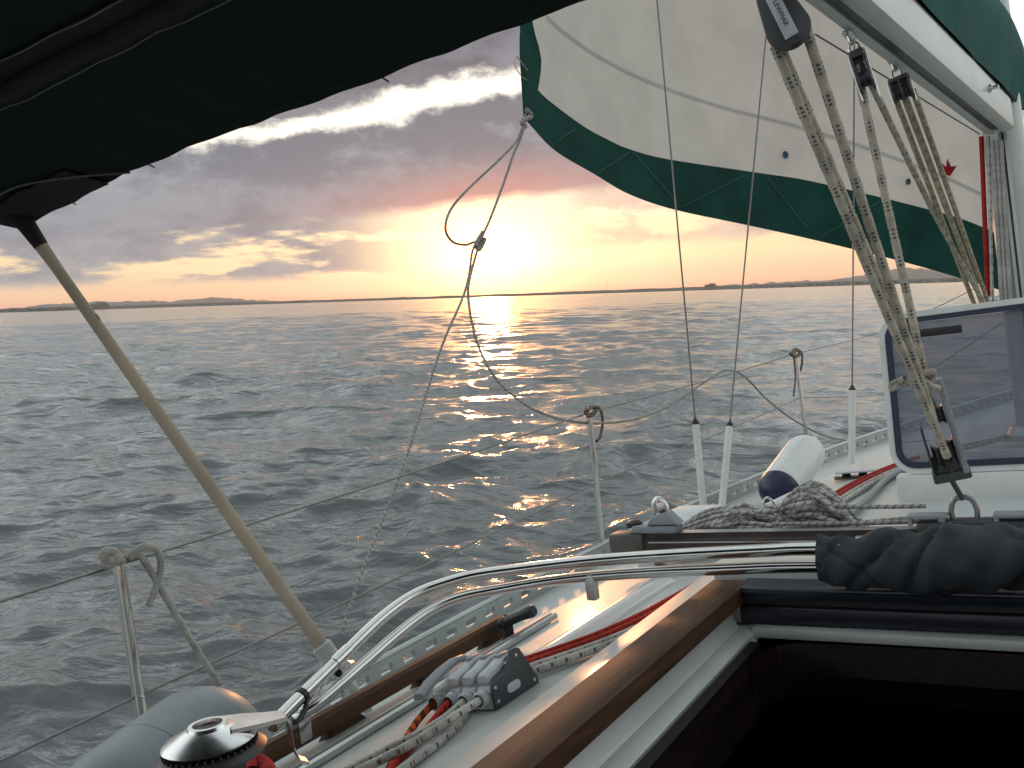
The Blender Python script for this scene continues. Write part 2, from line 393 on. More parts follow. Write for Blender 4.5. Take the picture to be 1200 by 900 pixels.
# ---------------------------------------------------------------- sea: one sheet of waves out to the horizon
def sea():
    fine = np.linspace(-38, 38, 620); coarse = np.linspace(38, 322, 100)[1:-1]
    az = np.radians(np.concatenate([fine, coarse]))
    r = [1.2]
    while r[-1] < 34000: r.append(r[-1] * (1.008 if r[-1] < 160 else 1.014 if r[-1] < 900 else 1.05) + .003)
    r = np.array(r); na, nr = len(az), len(r)
    A, Rr = np.meshgrid(az, r); x = Rr * np.sin(A); y = Rr * np.cos(A)
    dx_ = np.zeros_like(x); dy_ = np.zeros_like(x); z = np.zeros_like(x)
    cell = np.maximum(np.gradient(r)[:, None], Rr * R(.105)); inF = 1.0
    wd = R(200)                                   # waves run mostly across the view
    for i in range(150):
        lam = .25 * (24 ** (rng.random() ** 1.45)); k = 2 * math.pi / lam
        th = wd + rng.normal() * .62 + (math.pi / 2 if i % 7 == 0 else 0)
        a = .0056 * lam ** .90 * (0.45 + rng.random()) * (.72 if lam > 1.2 else 1.1)
        kx, ky = math.cos(th - R(90)), math.sin(th - R(90)); ph = rng.random() * 6.283
        att = np.clip((lam / cell - 2.0) / 2.0, 0, 1)
        p = k * (x * kx + y * ky) + ph
        z += a * att * np.cos(p); dx_ -= 1.0 * a * att * kx * np.sin(p); dy_ -= 1.0 * a * att * ky * np.sin(p)
    # groups: calmer and rougher patches
    patch = .85 + .3 * np.sin(x * .21 + 1.3 * np.sin(y * .13)) * np.sin(y * .17 + .8)
    z *= patch
    P = np.stack([x + dx_, y + dy_, z], -1).reshape(-1, 3)
    i, j = np.meshgrid(np.arange(nr - 1), np.arange(na), indexing='ij'); j2 = (j + 1) % na
    F = np.stack([i * na + j, i * na + j2, (i + 1) * na + j2, (i + 1) * na + j], -1).reshape(-1, 4)
    c = len(P); P = np.vstack([P, [[0, 0, 0]]])
    T = np.stack([np.full(na, c), (np.arange(na) + 1) % na, np.arange(na)], -1)
    me = bpy.data.meshes.new('water'); nv = len(P); nf = len(F) + len(T)
    me.vertices.add(nv); me.vertices.foreach_set('co', P.astype(np.float32).ravel())
    me.loops.add(F.size + T.size); me.loops.foreach_set('vertex_index', np.concatenate([F[:, ::-1].ravel(), T[:, ::-1].ravel()]).astype(np.int32))
    me.polygons.add(nf); me.polygons.foreach_set('loop_start', np.concatenate([np.arange(len(F)) * 4, F.size + np.arange(len(T)) * 3]).astype(np.int32))
    me.polygons.foreach_set('use_smooth', np.ones(nf, bool)); me.update(calc_edges=True); me.validate()
    m = bpy.data.materials.new('sea_water'); m.use_nodes = True; t = m.node_tree; p = t.nodes['Principled BSDF']
    p.inputs['Base Color'].default_value = (.118, .126, .125, 1); p.inputs['IOR'].default_value = 1.333; p.inputs['Roughness'].default_value = .10
    tc = t.nodes.new('ShaderNodeTexCoord'); o = tc.outputs['Object']
    mp = t.nodes.new('ShaderNodeMapping'); t.links.new(o, mp.inputs[0]); mp.inputs['Rotation'].default_value = (0, 0, R(18)); mp.inputs['Scale'].default_value = (.75, 1.3, 1)
    h = nz(t, mp.outputs[0], 2.6, 6, .62, .5) * .034 + nz(t, mp.outputs[0], .55, 4, .6, .3) * .07
    rg = (nz(t, mp.outputs[0], 1.1, 5, .6, .6) - .5).abs() * -1.0
    h = h + rg * .12 + (nz(t, mp.outputs[0], .30, 5, .6, .5) - .5).abs() * -.40 + (nz(t, mp.outputs[0], .085, 6, .62, .4) - .5).abs() * -1.1 + nz(t, mp.outputs[0], 6.5, 4, .6) * .012
    b = t.nodes.new('ShaderNodeBump'); b.inputs['Strength'].default_value = .8; b.inputs['Distance'].default_value = 1.0
    t.links.new(h.k, b.inputs['Height']); t.links.new(b.outputs[0], p.inputs['Normal'])
    me.materials.append(m)
    w = bpy.data.objects.new('water', me); COL.objects.link(w); w['kind'] = 'structure'
sea()

# ---------------------------------------------------------------- far shore
def polar(az_px, dist, z=0):
    a = math.atan((az_px - 600) / FPX); return Vector((dist * math.sin(a), dist * math.cos(a), z))
def ridge(name, dist, depth, x0, x1, hf, m, step=4):
    mb = MB(); g = [[], [], [], []]
    for px in range(x0, x1 + 1, step):
        h = hf(px)
        g[0].append(polar(px, dist, -4)); g[1].append(polar(px, dist + depth * .25, max(h * .82, -3))); g[2].append(polar(px, dist + depth * .6, h)); g[3].append(polar(px, dist + depth, -4))
    mb.grid(g)
    o = bpy.data.objects.new(name, mesh(name, mb, m, (0, 0, 0))); COL.objects.link(o); o['kind'] = 'structure'; return o
landm = mat('shore_scrub', (.055, .060, .045), .9, var=.4, vscale=.01)
mount = mat('mountain_scrub', (.075, .075, .07), .95, var=.25, vscale=.001)
def nlow(px):
    f = 5 + 5 * mnoise.noise(Vector((px * .035, 0, 3))) + 3 * mnoise.noise(Vector((px * .2, 5, 1)))
    right = max(0, min(1, (px - 560) / 400))
    return (17 + f + right * 14 + 4 * (px < 300))
ridge('shore', 7200, 1200, -500, 1700, nlow, landm, 3)
def hm(px):
    b = 60 + 70 * (mnoise.noise(Vector((px * .012, 2.2, 0))) + .45 * mnoise.noise(Vector((px * .045, 4, 0))) + .2 * mnoise.noise(Vector((px * .13, 6, 0))))
    b += 55 * math.exp(-((px - 65) / 50) ** 2) + 60 * math.exp(-((px - 170) / 60) ** 2) + 70 * math.exp(-((px - 245) / 45) ** 2) + 25 * math.exp(-((px - 310) / 70) ** 2)
    b *= max(.12, 1 - max(0, min(1, (px - 300) / 90))) if px < 620 else max(.12, min(1.2, (px - 620) / 200))
    b += 190 * math.exp(-((px - 1080) / 60) ** 2) + 60 * math.exp(-((px - 990) / 60) ** 2)
    b += 26 * mnoise.noise(Vector((px * .10, 9, 2))) + 14 * mnoise.noise(Vector((px * .31, 3, 7)))
    return min(max(8, b) * 1.45, 860)
ridge('hills', 26000, 3500, -600, 1800, hm, mount, 4)
def far_box(name, px0, px1, h, dist, label, cat, m, roof=True):
    a, b = polar(px0, dist), polar(px1, dist); w = (b - a).length; c = (a + b) / 2
    mb = MB().box((0, 0, h / 2 + 2), (w, w * .35, h + 4), None, 0)
    if roof: mb.box((w * .1, 0, h + 4 + h * .12), (w * .55, w * .25, h * .25))
    o = bpy.data.objects.new(name, mesh(name, mb, m, (0, 0, 0))); COL.objects.link(o)
    o.location = c; o.rotation_euler = (0, 0, -math.atan(((px0 + px1) / 2 - 600) / FPX)); tag(o, label, cat); return o
bld = mat('far_render', (.22, .20, .18), .8, var=.2, vscale=.05)
far_box('shore_building', 112, 133, 36, 6800, 'long low flat-roofed building on the far shore at left', 'building', bld)
far_box('shore_building', 828, 842, 36, 6800, 'small block-shaped building on the far shore behind the white shroud tubes', 'building', bld)
mb = MB(); mb.tube([(0, 0, 0), (0, 0, 92)], [1.6, .7], 6)
mb.box((0, 0, 60), (5, 1.5, 1.5)); mb.box((0, 0, 78), (4, 1.5, 1.5))
o = bpy.data.objects.new('radio_mast', mesh('radio_mast', mb, bld, (0, 0, 0))); COL.objects.link(o); o.location = polar(714, 7000, 4); tag(o, 'thin pale radio mast standing on the far shore right of the sunset', 'mast')
mb = MB(); rr = random.Random(3)
for i in range(150):
    px = rr.uniform(-60, 95) if i < 90 else rr.uniform(880, 1140)
    d = rr.uniform(6900, 7180); p = polar(px, d, 0); w = rr.uniform(10, 28); h = rr.uniform(9, 24) + 5
    mb.box(p + Vector((0, 0, h / 2)), (w, w, h))
o = bpy.data.objects.new('shore_town', mesh('shore_town', mb, bld, (0, 0, 0))); COL.objects.link(o); o['kind'] = 'stuff'; o['label'] = 'pale specks of a far-off town strung along the shore'

# ---------------------------------------------------------------- haze over the water
HZ = 1.7e-5
mb = MB(); mb.box((0, 4000, 448), (76000, 70000, 904))
hm_ = bpy.data.materials.new('sea_haze'); hm_.use_nodes = True; _t = hm_.node_tree; _t.nodes.remove(_t.nodes['Principled BSDF'])
_v = _t.nodes.new('ShaderNodeVolumePrincipled'); _v.inputs['Color'].default_value = (.97, .95, .93, 1); _v.inputs['Density'].default_value = HZ; _v.inputs['Anisotropy'].default_value = .6
_t.links.new(_v.outputs[0], _t.nodes['Material Output'].inputs['Volume'])
ho = bpy.data.objects.new('haze', mesh('haze', mb, hm_, (0, 0, 0))); COL.objects.link(ho); ho['kind'] = 'stuff'

# ================================================================ SAILBOAT (hull, decks, cabin top, fixed joinery)
def zd(y): return -.895 + .040 * y                     # side deck height (sheer)
ETAB = [(-3, 1.45), (0, 1.60), (1.9, 1.63), (2.85, 1.52), (4.5, 1.40), (5.4, .93 + .06), (6.4, .58), (7.6, .02)]
ETAB = [(-3, 1.46), (-1, 1.62), (1.0, 1.65), (2.2, 1.60), (3.2, 1.49), (4.3, 1.28), (5.3, .98), (6.3, .60), (7.1, .25), (7.55, .02)]
def edge(y):
    for (a, p), (b, q) in zip(ETAB, ETAB[1:]):
        if y <= b: 
            x = (y - a) / (b - a); return p + (q - p) * x
    return .02
YS = [-3 + .25 * i for i in range(43)]; YS = [y for y in YS if y < 7.55] + [7.55]
def edge_s(y): return sum(edge(y + d) for d in (-.3, -.15, 0, .15, .3)) / 5 if y < 7 else edge(y)
boat = thing('sailboat', 'white sailboat with cabin top, open companionway and wooden rails, seen from its cockpit', 'sailboat', (XC, 1, -1.6))
mb = MB(); g = []
for y in YS:
    e, z = edge_s(y), zd(y); row = []
    for sx, fr, dz_ in ((-1, 1, 0), (-1, .98, -.3), (-1, .93, -.75), (-1, .75, -1.15), (-1, .35, -1.42), (0, 0, -1.55), (1, .35, -1.42), (1, .75, -1.15), (1, .93, -.75), (1, .98, -.3), (1, 1, 0)):
        row.append((XC + sx * e * fr, y - (0 if fr == 1 else 0), z + dz_))
    g.append(row)
mb.grid(g); part('hull', mb, hullm, boat)
CE = [(-.2, 1.08), (.6, 1.09), (1.7, 1.07), (2.2, 1.0), (2.9, .88), (3.6, .75), (4.3, .60), (5.2, .42), (5.7, .30)]   # half width of cabin top
def ce(y):
    for (a, p), (b, q) in zip(CE, CE[1:]):
        if y <= b: return p + (q - p) * max(0, (y - a)) / (b - a)
    return .3
def zt(x, y):                                          # cabin top surface
    q = (x - XC) / 1.0; fall = max(0, y - 4.0) * .06
    return -.495 - .09 * q * q - fall - .004 * max(0, y - 2.2)
# side decks: port, starboard, foredeck, as strips round the cabin
mb = MB(); 
for sx in (-1, 1):
    g = []
    for y in [q for q in YS if -3 <= q <= 5.7]:
        e = edge_s(y); i = ce(max(y, -.2)) - .03
        g.append([(XC + sx * (i + (e - i) * k / 4), y, zd(y) + .012 * (4 - k) / 4) for k in range(5)])
    mb.grid(g)
g = [[(XC + edge_s(y) * k / 4, y, zd(y) + .03 * (1 - abs(k) / 4)) for k in range(-4, 5)] for y in [5.5, 5.8, 6.2, 6.6, 7.0, 7.3, 7.55]]
mb.grid(g); part('deck', mb, nonskid, boat)
# cabin top with the companionway cut out
HX0, HX1, HY = -.495, .275, 1.50                       # companionway opening
mb = MB()
def strip(xs_of, ys):
    mb.grid([[(x, y, zt(x, y)) for x in xs_of(y)] for y in ys])
ysA = [.35 + (HY - .35) * i / 10 for i in range(11)]; ysB = [HY + (5.6 - HY) * i / 34 for i in range(35)]
lin = lambda a, b, n: [a + (b - a) * i / n for i in range(n + 1)]
strip(lambda y: lin(XC - ce(y) + .05, HX0, 12), ysA); strip(lambda y: lin(HX1, XC + ce(y) - .05, 12), ysA)
strip(lambda y: lin(XC - ce(y) + .05, XC + ce(y) - .05, 30), ysB)
for sx in (-1, 1):                                     # rounded shoulder and cabin side
    g = []
    for y in ysA + ysB[1:]:
        xe = XC + sx * ce(y); zz = zt(xe - sx * .05, y)
        g.append([(xe - sx * .05, y, zz), (xe - sx * .022, y, zz - .008), (xe - sx * .006, y, zz - .024), (xe, y, zz - .05), (xe + sx * .025, y, zd(y) + .02), (xe + sx * .05, y, zd(y) + .006)])
    mb.grid(g)
y = 5.6; mb.grid([[(x, y, zt(x, y)) for x in lin(XC - ce(y) + .05, XC + ce(y) - .05, 6)], [(x * 1.0, y + .25, zd(y) + .02) for x in lin(XC - ce(y), XC + ce(y), 6)]])
y = .35
for a, b in ((XC - ce(y), HX0), (HX1, XC + ce(y))): mb.grid([[(x, y, zt(x, y) - .002) for x in lin(a, b, 6)], [(x, y, -1.5) for x in lin(a, b, 6)]])
part('cabin_top', mb, nonskid, boat)
# cockpit: coamings and well
mb = MB()
for sx in (-1, 1):
    mb.box((XC + sx * 1.0, -1.0, -.75), (.30, 2.66, .34), None, .03); mb.box((XC + sx * .80, -1.0, -1.1), (.10, 2.66, .5), None, .01)
mb.box((XC, -1.0, -1.42), (1.6, 2.66, .05)); part('cockpit', mb, gel, boat)
# toe rail: perforated extrusion with oval slots
def toe(sx):
    mb = MB(); y = -2.5; n = 0
    def pt(y, z): return Vector((XC + sx * (edge_s(y) - .015), y, zd(y) + z))
    def bar(y0, y1, z0, z1):
        a, b = pt(y0, 0), pt(y1, 0); d = Vector((sx * .006, 0, 0)); 
        v = [a + Vector((0, 0, z0)), b + Vector((0, 0, z0)), b + Vector((0, 0, z1)), a + Vector((0, 0, z1))]
        mb.add([p - d for p in v] + [p + d for p in v], [[0, 1, 2, 3], [7, 6, 5, 4], [0, 4, 5, 1], [1, 5, 6, 2], [2, 6, 7, 3], [3, 7, 4, 0]], None, 0, False)
    while y < 7.3:
        bar(y, y + .098, 0, .022); bar(y, y + .098, .044, .064); bar(y, y + .048, .022, .044); y += .098
    mb.tube([pt(-2.5 + .2 * i, .066) for i in range(50)], .009, 8)
    return mb
part('toe_rail', toe(-1), rail, boat); part('toe_rail', toe(1), rail, boat)
# gelcoat mouldings on the cabin top
mb = MB(); g = []
def plank_x(y): return -.592 + .006 * (y - .77) / .78      # left edge of the teak plank
for y in lin(.36, 1.70, 16):
    x1 = plank_x(y) - .004; x0 = x1 - .070; z = -.478
    g.append([(x0 - .034, y, zt(x0, y) - .004), (x0 - .03, y, z - .002), (x0 - .012, y, z + .018), (x0, y, z + .026), (x1 - .006, y, z + .028), (x1, y, z + .022), (x1 + .001, y, z - .01)])
mb.grid(g)
part('hatch_moulding', mb, gel, boat)
mb = MB()
for sgn in (0,):
    pass
g = []
for y in lin(1.36, 2.02, 18):                            # half-round glossy bead outboard of the red lines
    xx = XC - .80 + .045 * (y - .9) / 1.15; row = []
    end = max(0, min(1, (2.02 - y) / .05, (y - 1.36) / .05)) ** .5
    for k in range(9):
        a = math.pi * k / 8; row.append((xx - math.cos(a) * .036, y, zt(xx, y) - .003 + math.sin(a) * .024 * end))
    g.append(row)
mb.grid(g); part('glossy_moulding', mb, gel2, boat)
# companionway: teak runner planks, white coaming, mahogany fascia
for sx in (-1, 1):
    mb = MB(); g = []; c = (HX0 + HX1) / 2
    def mir(x): return x if sx == -1 else 2 * c - x
    for y in lin(.36, 1.545, 20):
        x0 = plank_x(y); x1 = x0 + .066; z = -.420
        g.append([(mir(a), y, b) for a, b in ((x0, z - .03), (x0, z - .003), (x0 + .004, z), (x1 - .006, z), (x1, z - .004), (x1, z - .032), (x0, z - .032))])
    mb.grid(g); mb.add(g[0][:6], [[0, 1, 2, 3, 4, 5]], None, 0, False); mb.add(g[-1][:6], [[5, 4, 3, 2, 1, 0]], None, 0, False)
    part('teak_runner', mb, teak, boat)
    mb = MB()
    xa, xb = -.558, -.505
    g = [[(mir(p), y, q) for p, q in ((-.56, -.452), (-.546, -.455), (-.532, -.486), (-.528, -.4905), (-.506, -.4945), (-.501, -.499), (-.497, -.545))] for y in lin(.36, 1.50, 10)]
    mb.grid(g); part('coaming', mb, gel, boat)
    mb = MB(); g = [[(mir(-.494), y, -.498), (mir(-.478), y, -.500), (mir(-.474), y, -.60), (mir(-.494), y, -.60)] for y in lin(.36, 1.45, 8)]
    mb.grid(g, 0, False); part('fascia', mb, mahog, boat)
mb = MB(); mb.box(((HX0 + HX1) / 2, 1.516, -.4975), (HX1 - HX0 + .02, .05, .018), None, .004); part('front_coaming', mb, gel, boat)
mb = MB(); pts = []
for k in range(9):
    a = math.pi / 2 * k / 8; pts.append((HX0 + .02 + .05 * (1 - math.cos(math.pi / 2 - a)) - .0, 1.40 + .08 * math.sin(math.pi / 2 - (math.pi / 2 - a)), 0))
path = [Vector((-.474, 1.38, 0)), Vector((-.470, 1.43, 0)), Vector((-.455, 1.465, 0)), Vector((-.42, 1.483, 0)), Vector((-.30, 1.487, 0)), Vector((.25, 1.487, 0))]
mb.grid([[(p.x, p.y, -.5075) for p in path], [(p.x, p.y - .006, -.56) for p in path], [(p.x, p.y + .02, -.60) for p in path]]); part('front_fascia', mb, mahog, boat)
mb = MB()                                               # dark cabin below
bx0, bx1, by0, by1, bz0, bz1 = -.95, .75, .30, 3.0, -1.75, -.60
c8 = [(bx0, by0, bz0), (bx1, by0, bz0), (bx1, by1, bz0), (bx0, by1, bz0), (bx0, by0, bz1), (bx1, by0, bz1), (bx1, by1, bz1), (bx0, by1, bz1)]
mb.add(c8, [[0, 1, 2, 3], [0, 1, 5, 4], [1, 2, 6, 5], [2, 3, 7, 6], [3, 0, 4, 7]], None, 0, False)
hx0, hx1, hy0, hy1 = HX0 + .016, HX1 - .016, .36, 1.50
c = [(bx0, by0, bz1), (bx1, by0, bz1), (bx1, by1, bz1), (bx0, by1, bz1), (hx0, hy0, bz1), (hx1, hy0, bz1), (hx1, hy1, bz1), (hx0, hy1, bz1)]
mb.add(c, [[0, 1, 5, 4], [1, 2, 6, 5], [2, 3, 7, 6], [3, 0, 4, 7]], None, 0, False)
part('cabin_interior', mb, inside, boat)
# hatch garage + slid-forward hatch (dark stacked edges)
mb = MB(); cx = (HX0 + HX1) / 2 + .005
mb.box((cx, 1.640, -.455), (.98, .13, .112), None, .010); part('hatch_garage', mb, gel, boat)
hatch = thing('sliding_hatch', 'dark blue sliding companionway hatch pushed forward under its white garage', 'sliding hatch', (cx, 1.53, -.49))
mb = MB(); mb.box((cx, 1.575, -.4715), (.845, .13, .030), None, .003); part('acrylic_panel', mb, mat('smoked_blue', (.020, .022, .034), .3, var=.1), hatch)
mb = MB(); mb.box((cx, 1.56, -.4335), (.85, .10, .020), None, .003); mb.box((cx, 1.545, -.4295), (.84, .085, .003)); part('front_edge', mb, mat('dark_blue_edge', (.016, .022, .038), .28, var=.1), hatch)
mb = MB(); mb.box((cx, 1.57, -.4515), (.83, .09, .012)); part('slot', mb, black, hatch)

# grab rail in teak on the cabin top edge
def grx(y): return XC - 1.042 + .015 * max(0, (y - .9)) / .8
mb = MB(); g = []
for y in lin(.80, 1.67, 30):
    x = grx(y); z = zt(x, y) + .030
    g.append([(x - .013, y, z - .014), (x - .013, y, z + .010), (x - .007, y, z + .017), (x + .007, y, z + .017), (x + .013, y, z + .010), (x + .013, y, z - .014), (x - .013, y, z - .014)])
mb.grid(g); mb.add(g[-1][:6], [[0, 1, 2, 3, 4, 5]], None, 0, False); mb.add(g[0][:6], [[0, 1, 2, 3, 4, 5]], None, 0, False)
for y in (.88, 1.14, 1.39, 1.62):
    x = grx(y); z = zt(x, y); mb.prism([(x - .011, y - .055, z - .005), (x - .011, y + .055, z - .005), (x - .011, y + .03, z + .02), (x - .011, y - .03, z + .02)], Vector((.022, 0, 0)))
part('grab_rail', mb, teak, boat)
# genoa track beyond it
trk = thing('genoa_track', 'dark grooved aluminium track strip beside the wooden grab rail', 'track', (XC - .93, 1.2, -.5))
mb = MB(); g = [[(XC - .955 + q, y, zt(XC - .945, y) + .004 + h) for q, h in ((0, 0), (0, .010), (.007, .012), (.0075, .006), (.0145, .006), (.015, .012), (.022, .010), (.022, 0))] for y in lin(.75, 1.75, 4)]
mb.grid(g, 0, False); part('track', mb, alu, trk)

# white moulded box on the side deck
pb = V3(-1.29, 3.22, zd(3.2)); bx = thing('deck_vent', 'low rounded white moulded vent on the deck just left of the two white shroud tubes', 'vent', pb)
mb = MB(); mb.prism([pb + V3(-.10, -.14, 0), pb + V3(-.10, .18, 0), pb + V3(-.10, .18, .15), pb + V3(-.10, .04, .155), pb + V3(-.10, -.10, .06)], V3(.2, 0, 0), 0, .018); part('body', mb, pvc, bx)
mb = MB(); mb.box(pb + V3(0, .02, .006), (.24, .38, .012), None, .004); part('flange', mb, pvc, bx)

# ================================================================ RIG
MY = 3.75
mastT = thing('mast', 'pale grey aluminium mast rising at the right edge behind the deck hatch', 'mast', (XC, MY, -.47))
mb = MB(); prof = []
for k in range(28):
    a = 2 * math.pi * k / 28; x, y = .066 * math.cos(a), .098 * math.sin(a)
    prof.append((x, y))
mb.grid([[(XC + x, MY + y, z) for x, y in prof + prof[:1]] for z in lin(-.47, 11.0, 8)]); part('spar', mb, spar, mastT)
mb = MB()
mb.box((XC, MY - .100, 3.1), (.028, .012, 6.9)); part('sail_track', mb, alu, mastT)
mb = MB(); mb.box((XC, MY - .106, 3.1), (.007, .010, 6.9)); part('track_groove', mb, black, mastT)
mb = MB(); mb.lathe([(.13, 0), (.13, .012), (.10, .02), (.085, .05)], (XC, MY, -.468), n=28); part('mast_collar', mb, alu, mastT)
# boom
GY, GZ = 3.60, .615
bdir = Vector((-.108, -1.0, .004)).normalized(); bx_ = Vector((1, -.108, 0)).normalized(); bz_ = bx_.cross(bdir) * -1
if bz_.z < 0: bz_ = -bz_
g0 = Vector((XC + .005, GY - .03, 0)); 
GZ = on(1153, 160, 'y', GY - .03).z                     # underside of the boom at the gooseneck
g0.x = on(1153, 160, 'y', GY - .03).x + .047
boomT = thing('boom', 'pale grey aluminium boom sloping down to the mast with a slotted underside', 'boom', g0 + Vector((0, 0, GZ)))
def bp(t_, x, z): return g0 + bdir * t_ + bx_ * x + Vector((0, 0, GZ + z))
sec = [(-.047, .030), (-.045, .012), (-.034, .002), (-.012, 0), (-.011, .008), (.011, .008), (.012, 0), (.034, .002), (.045, .012), (.047, .03), (.046, .10), (.040, .125), (.02, .14), (-.02, .14), (-.040, .125), (-.046, .10)]
mb = MB(); mb.grid([[bp(t_, x, z) for x, z in sec + sec[:1]] for t_ in lin(0, 4.6, 10)])
mb.add([bp(0, x, z) for x, z in sec], [list(range(len(sec)))], None, 0, False); mb.add([bp(4.6, x, z) for x, z in sec], [list(range(len(sec)))[::-1]], None, 0, False)
part('spar', mb, spar, boomT)
mb = MB(); mb.grid([[bp(t_, -.0105, .0065), bp(t_, .0105, .0065)] for t_ in lin(0.05, 4.5, 4)]); part('slot', mb, black, boomT)
mb = MB(); mb.box(bp(-.03, 0, .07), (.07, .06, .10), None, .01); mb.lathe([(.012, 0), (.012, .12)], bp(-.045, 0, .01), (0, 0, 1)); part('gooseneck', mb, alu, boomT)
mb = MB(); pbolt = bp(.42, .047, .065); mb.lathe([(.012, 0), (.012, .008), (.006, .009), (.006, .026)], pbolt, bx_, 12); part('bolt', mb, steel, boomT)
# furled mainsail in its teal cover on top of the boom
mb = MB(); g = []
for i, t_ in enumerate(lin(-.30, 4.5, 48)):
    row = []; hh = (.36 - .02 * t_) * min(1, .35 + (t_ + .30) * 6)
    for k in range(19):
        a = math.pi * (k / 18); wob = 1 + .10 * mnoise.noise(Vector((t_ * 2.6, k * .35, 0))) + .05 * mnoise.noise(Vector((t_ * 9, k * .6, 4)))
        row.append(bp(t_, math.cos(a) * (.050 + .040 * min(1, math.sin(a) * 2.2)) * wob, .118 + max(0, math.sin(a)) ** .8 * hh * wob))
    g.append(row)
mb.grid(g); o0 = len(mb.v); n = 19; mb.add(g[0], [list(range(19))]); mb.add(g[-1], [list(range(19))[::-1]])
solo('sail_cover', mb, cover, 'dark teal green canvas cover over the furled mainsail on top of the boom', 'sail cover', bp(.02, 0, .128))

# --- genoa (headsail)
TK = on(1208, 351, 'y', 7.35); CL = on(612, 137, 'x', -1.9)
def sx_(y, z):                                          # the sail's surface: x as a function of y and z
    yl = TK.y - .319 * (z - TK.z); q = max(-.12, min(1.05, (y - CL.y) / (yl - CL.y))); k = 1 - q
    x = CL.x + (TK.x - CL.x) * q - .62 * math.sin(math.pi * max(0, min(1, q))) * (.85 + .1 * max(0, min(2.5, z - .4)))
    return x + .012 * math.sin(q * 11 + z * 3)
def hit(px, py):                                        # sight line meets the sail surface
    d = ray(px, py); lo = 2.0; f = lambda s: (d * s).x - sx_((d * s).y, (d * s).z)
    s = lo; prev = f(s)
    while s < 9:
        s2 = s + .02; cur = f(s2)
        if prev * cur <= 0: return d * (s + .02 * prev / (prev - cur + 1e-12))
        s, prev = s2, cur
    return d * 7.2
foot_px = [(613, 139), (620, 146), (650, 177), (697, 205), (737, 228), (790, 246), (870, 263), (952, 281), (1054, 306), (1121, 325)]
band_px = [(630, 106), (645, 120), (683, 148), (712, 164), (737, 175), (783, 187), (883, 202), (952, 213), (1089, 246), (1150, 266)]
F3 = [hit(*p) for p in foot_px]; Bn = [hit(*p) for p in band_px]
F3.append(TK); Bn.append(TK + V3(.0, -.11, .34))
Fs, Bs = spl(F3, 6), spl(Bn, 6)
leech_px = [(605, 60), (604, 20)]; inner_px = [(630, 80), (627, 50), (627, 15)]
LTOP = V3(sx_(3.52, 3.4) , 3.62, 3.4); HEADL = V3(XC, 5.9, 3.4)
mb = MB(); g = []; N = len(Bs); tops = []
for i, b in enumerate(Bs):
    q = i / (N - 1); y1 = 3.75 + (TK.y - .319 * (3.4 - TK.z) - 3.75) * q; row = []
    for k in range(15):
        s = k / 14; z = b.z + (3.4 - b.z) * s; y = b.y + (y1 - b.y) * s
        row.append(V3(sx_(y, z), y, z))
    g.append(row)
genoa = thing('headsail', 'large white headsail with dark green edge band filling out beyond the rigging', 'sail', TK)
mb.grid(g); part('sail_panel', mb, sailw, genoa)
mb = MB(); off = V3(.004, -.003, 0)
mb.grid([[a + (b - a) * k / 4 + off for k in range(5)] for a, b in zip(Fs, Bs)])
part('foot_band', mb, sailg, genoa)
mb = MB(); lee, inn = [], []
for k in range(15):                                     # leech band, from the clew upwards
    s = k / 14; w = .085 + .02 * math.sin(s * 3); r_ = g[0][k]
    lo_ = F3[0] if k == 0 else r_ + V3(-.012, -.085 - .03 * (k < 2), 0)
    lee.append(lo_ + off); inn.append(g[0][k] + V3(.012, .015 + .03 * math.sin(k * 2.1), 0) * (1 if k else 0) + off)
lee = spl(lee, 3); inn = spl(inn, 3)
mb.grid([[a + (b - a) * k / 3 for k in range(4)] for a, b in zip(lee, inn)]); part('leech_band', mb, sailg, genoa)
from mathutils.bvhtree import BVHTree
SB = MB()
SB.grid(g); SB.grid([[a + (b - a) * k / 4 + off for k in range(5)] for a, b in zip(Fs, Bs)])
BV = BVHTree.FromPolygons(SB.v, SB.f)
def mark(px, py, lift=.006):
    d = ray(px, py); loc, nrm, i_, ds_ = BV.ray_cast(Vector((0, 0, 0)), d)
    if loc is None: return hit(px, py), -d
    if nrm.dot(d) > 0: nrm = -nrm
    return loc + nrm * lift, nrm
def on_sail(pxs, w, name, m, k=6, lift=.006):
    q = spl([V3(p[0], p[1], 0) for p in pxs], k); mb = MB(); P = [mark(p.x, p.y, lift) for p in q]
    row = []
    for i_, (p, nn) in enumerate(P):
        tg = (P[min(i_ + 1, len(P) - 1)][0] - P[max(0, i_ - 1)][0]).normalized(); sd2 = tg.cross(nn).normalized(); row.append([p - sd2 * w / 2, p + sd2 * w / 2])
    mb.grid(row); part(name, mb, m, genoa)
on_sail([(640, 20), (660, 38), (700, 66), (760, 96), (840, 124), (925, 146), (1010, 172), (1100, 205), (1150, 228)], .019, 'seam', seamm)
sg2 = cloth('pale_green_stitch', (.05, .14, .11), .1, 500, .1)
for a, b in (((652, 165), (672, 152)), ((697, 204), (737, 178)), ((740, 178), (790, 235)), ((800, 242), (870, 206)), ((895, 204), (945, 268)), ((960, 278), (1030, 236))):
    on_sail([a, ((a[0] + b[0]) / 2, (a[1] + b[1]) / 2), b], .005, 'stitching', sg2, 4, .009)
def disc(px, py, r, m, name):
    c, nrm = mark(px, py, .012)
    mb = MB(); Fm = frame(nrm); mb.add([c + Fm @ Vector((r * math.cos(a), r * math.sin(a), 0)) for a in (2 * math.pi * i / 20 for i in range(20))], [list(range(20))], None, 0, False)
    part(name, mb, m, genoa)
disc(919, 182, .024, dot, 'draft_dot'); disc(993, 195, .021, dot, 'draft_dot'); disc(1063, 213, .021, mat('dark_dot', (.03, .05, .06), .6), 'draft_dot')
c, nrm = mark(1111, 196, .012)
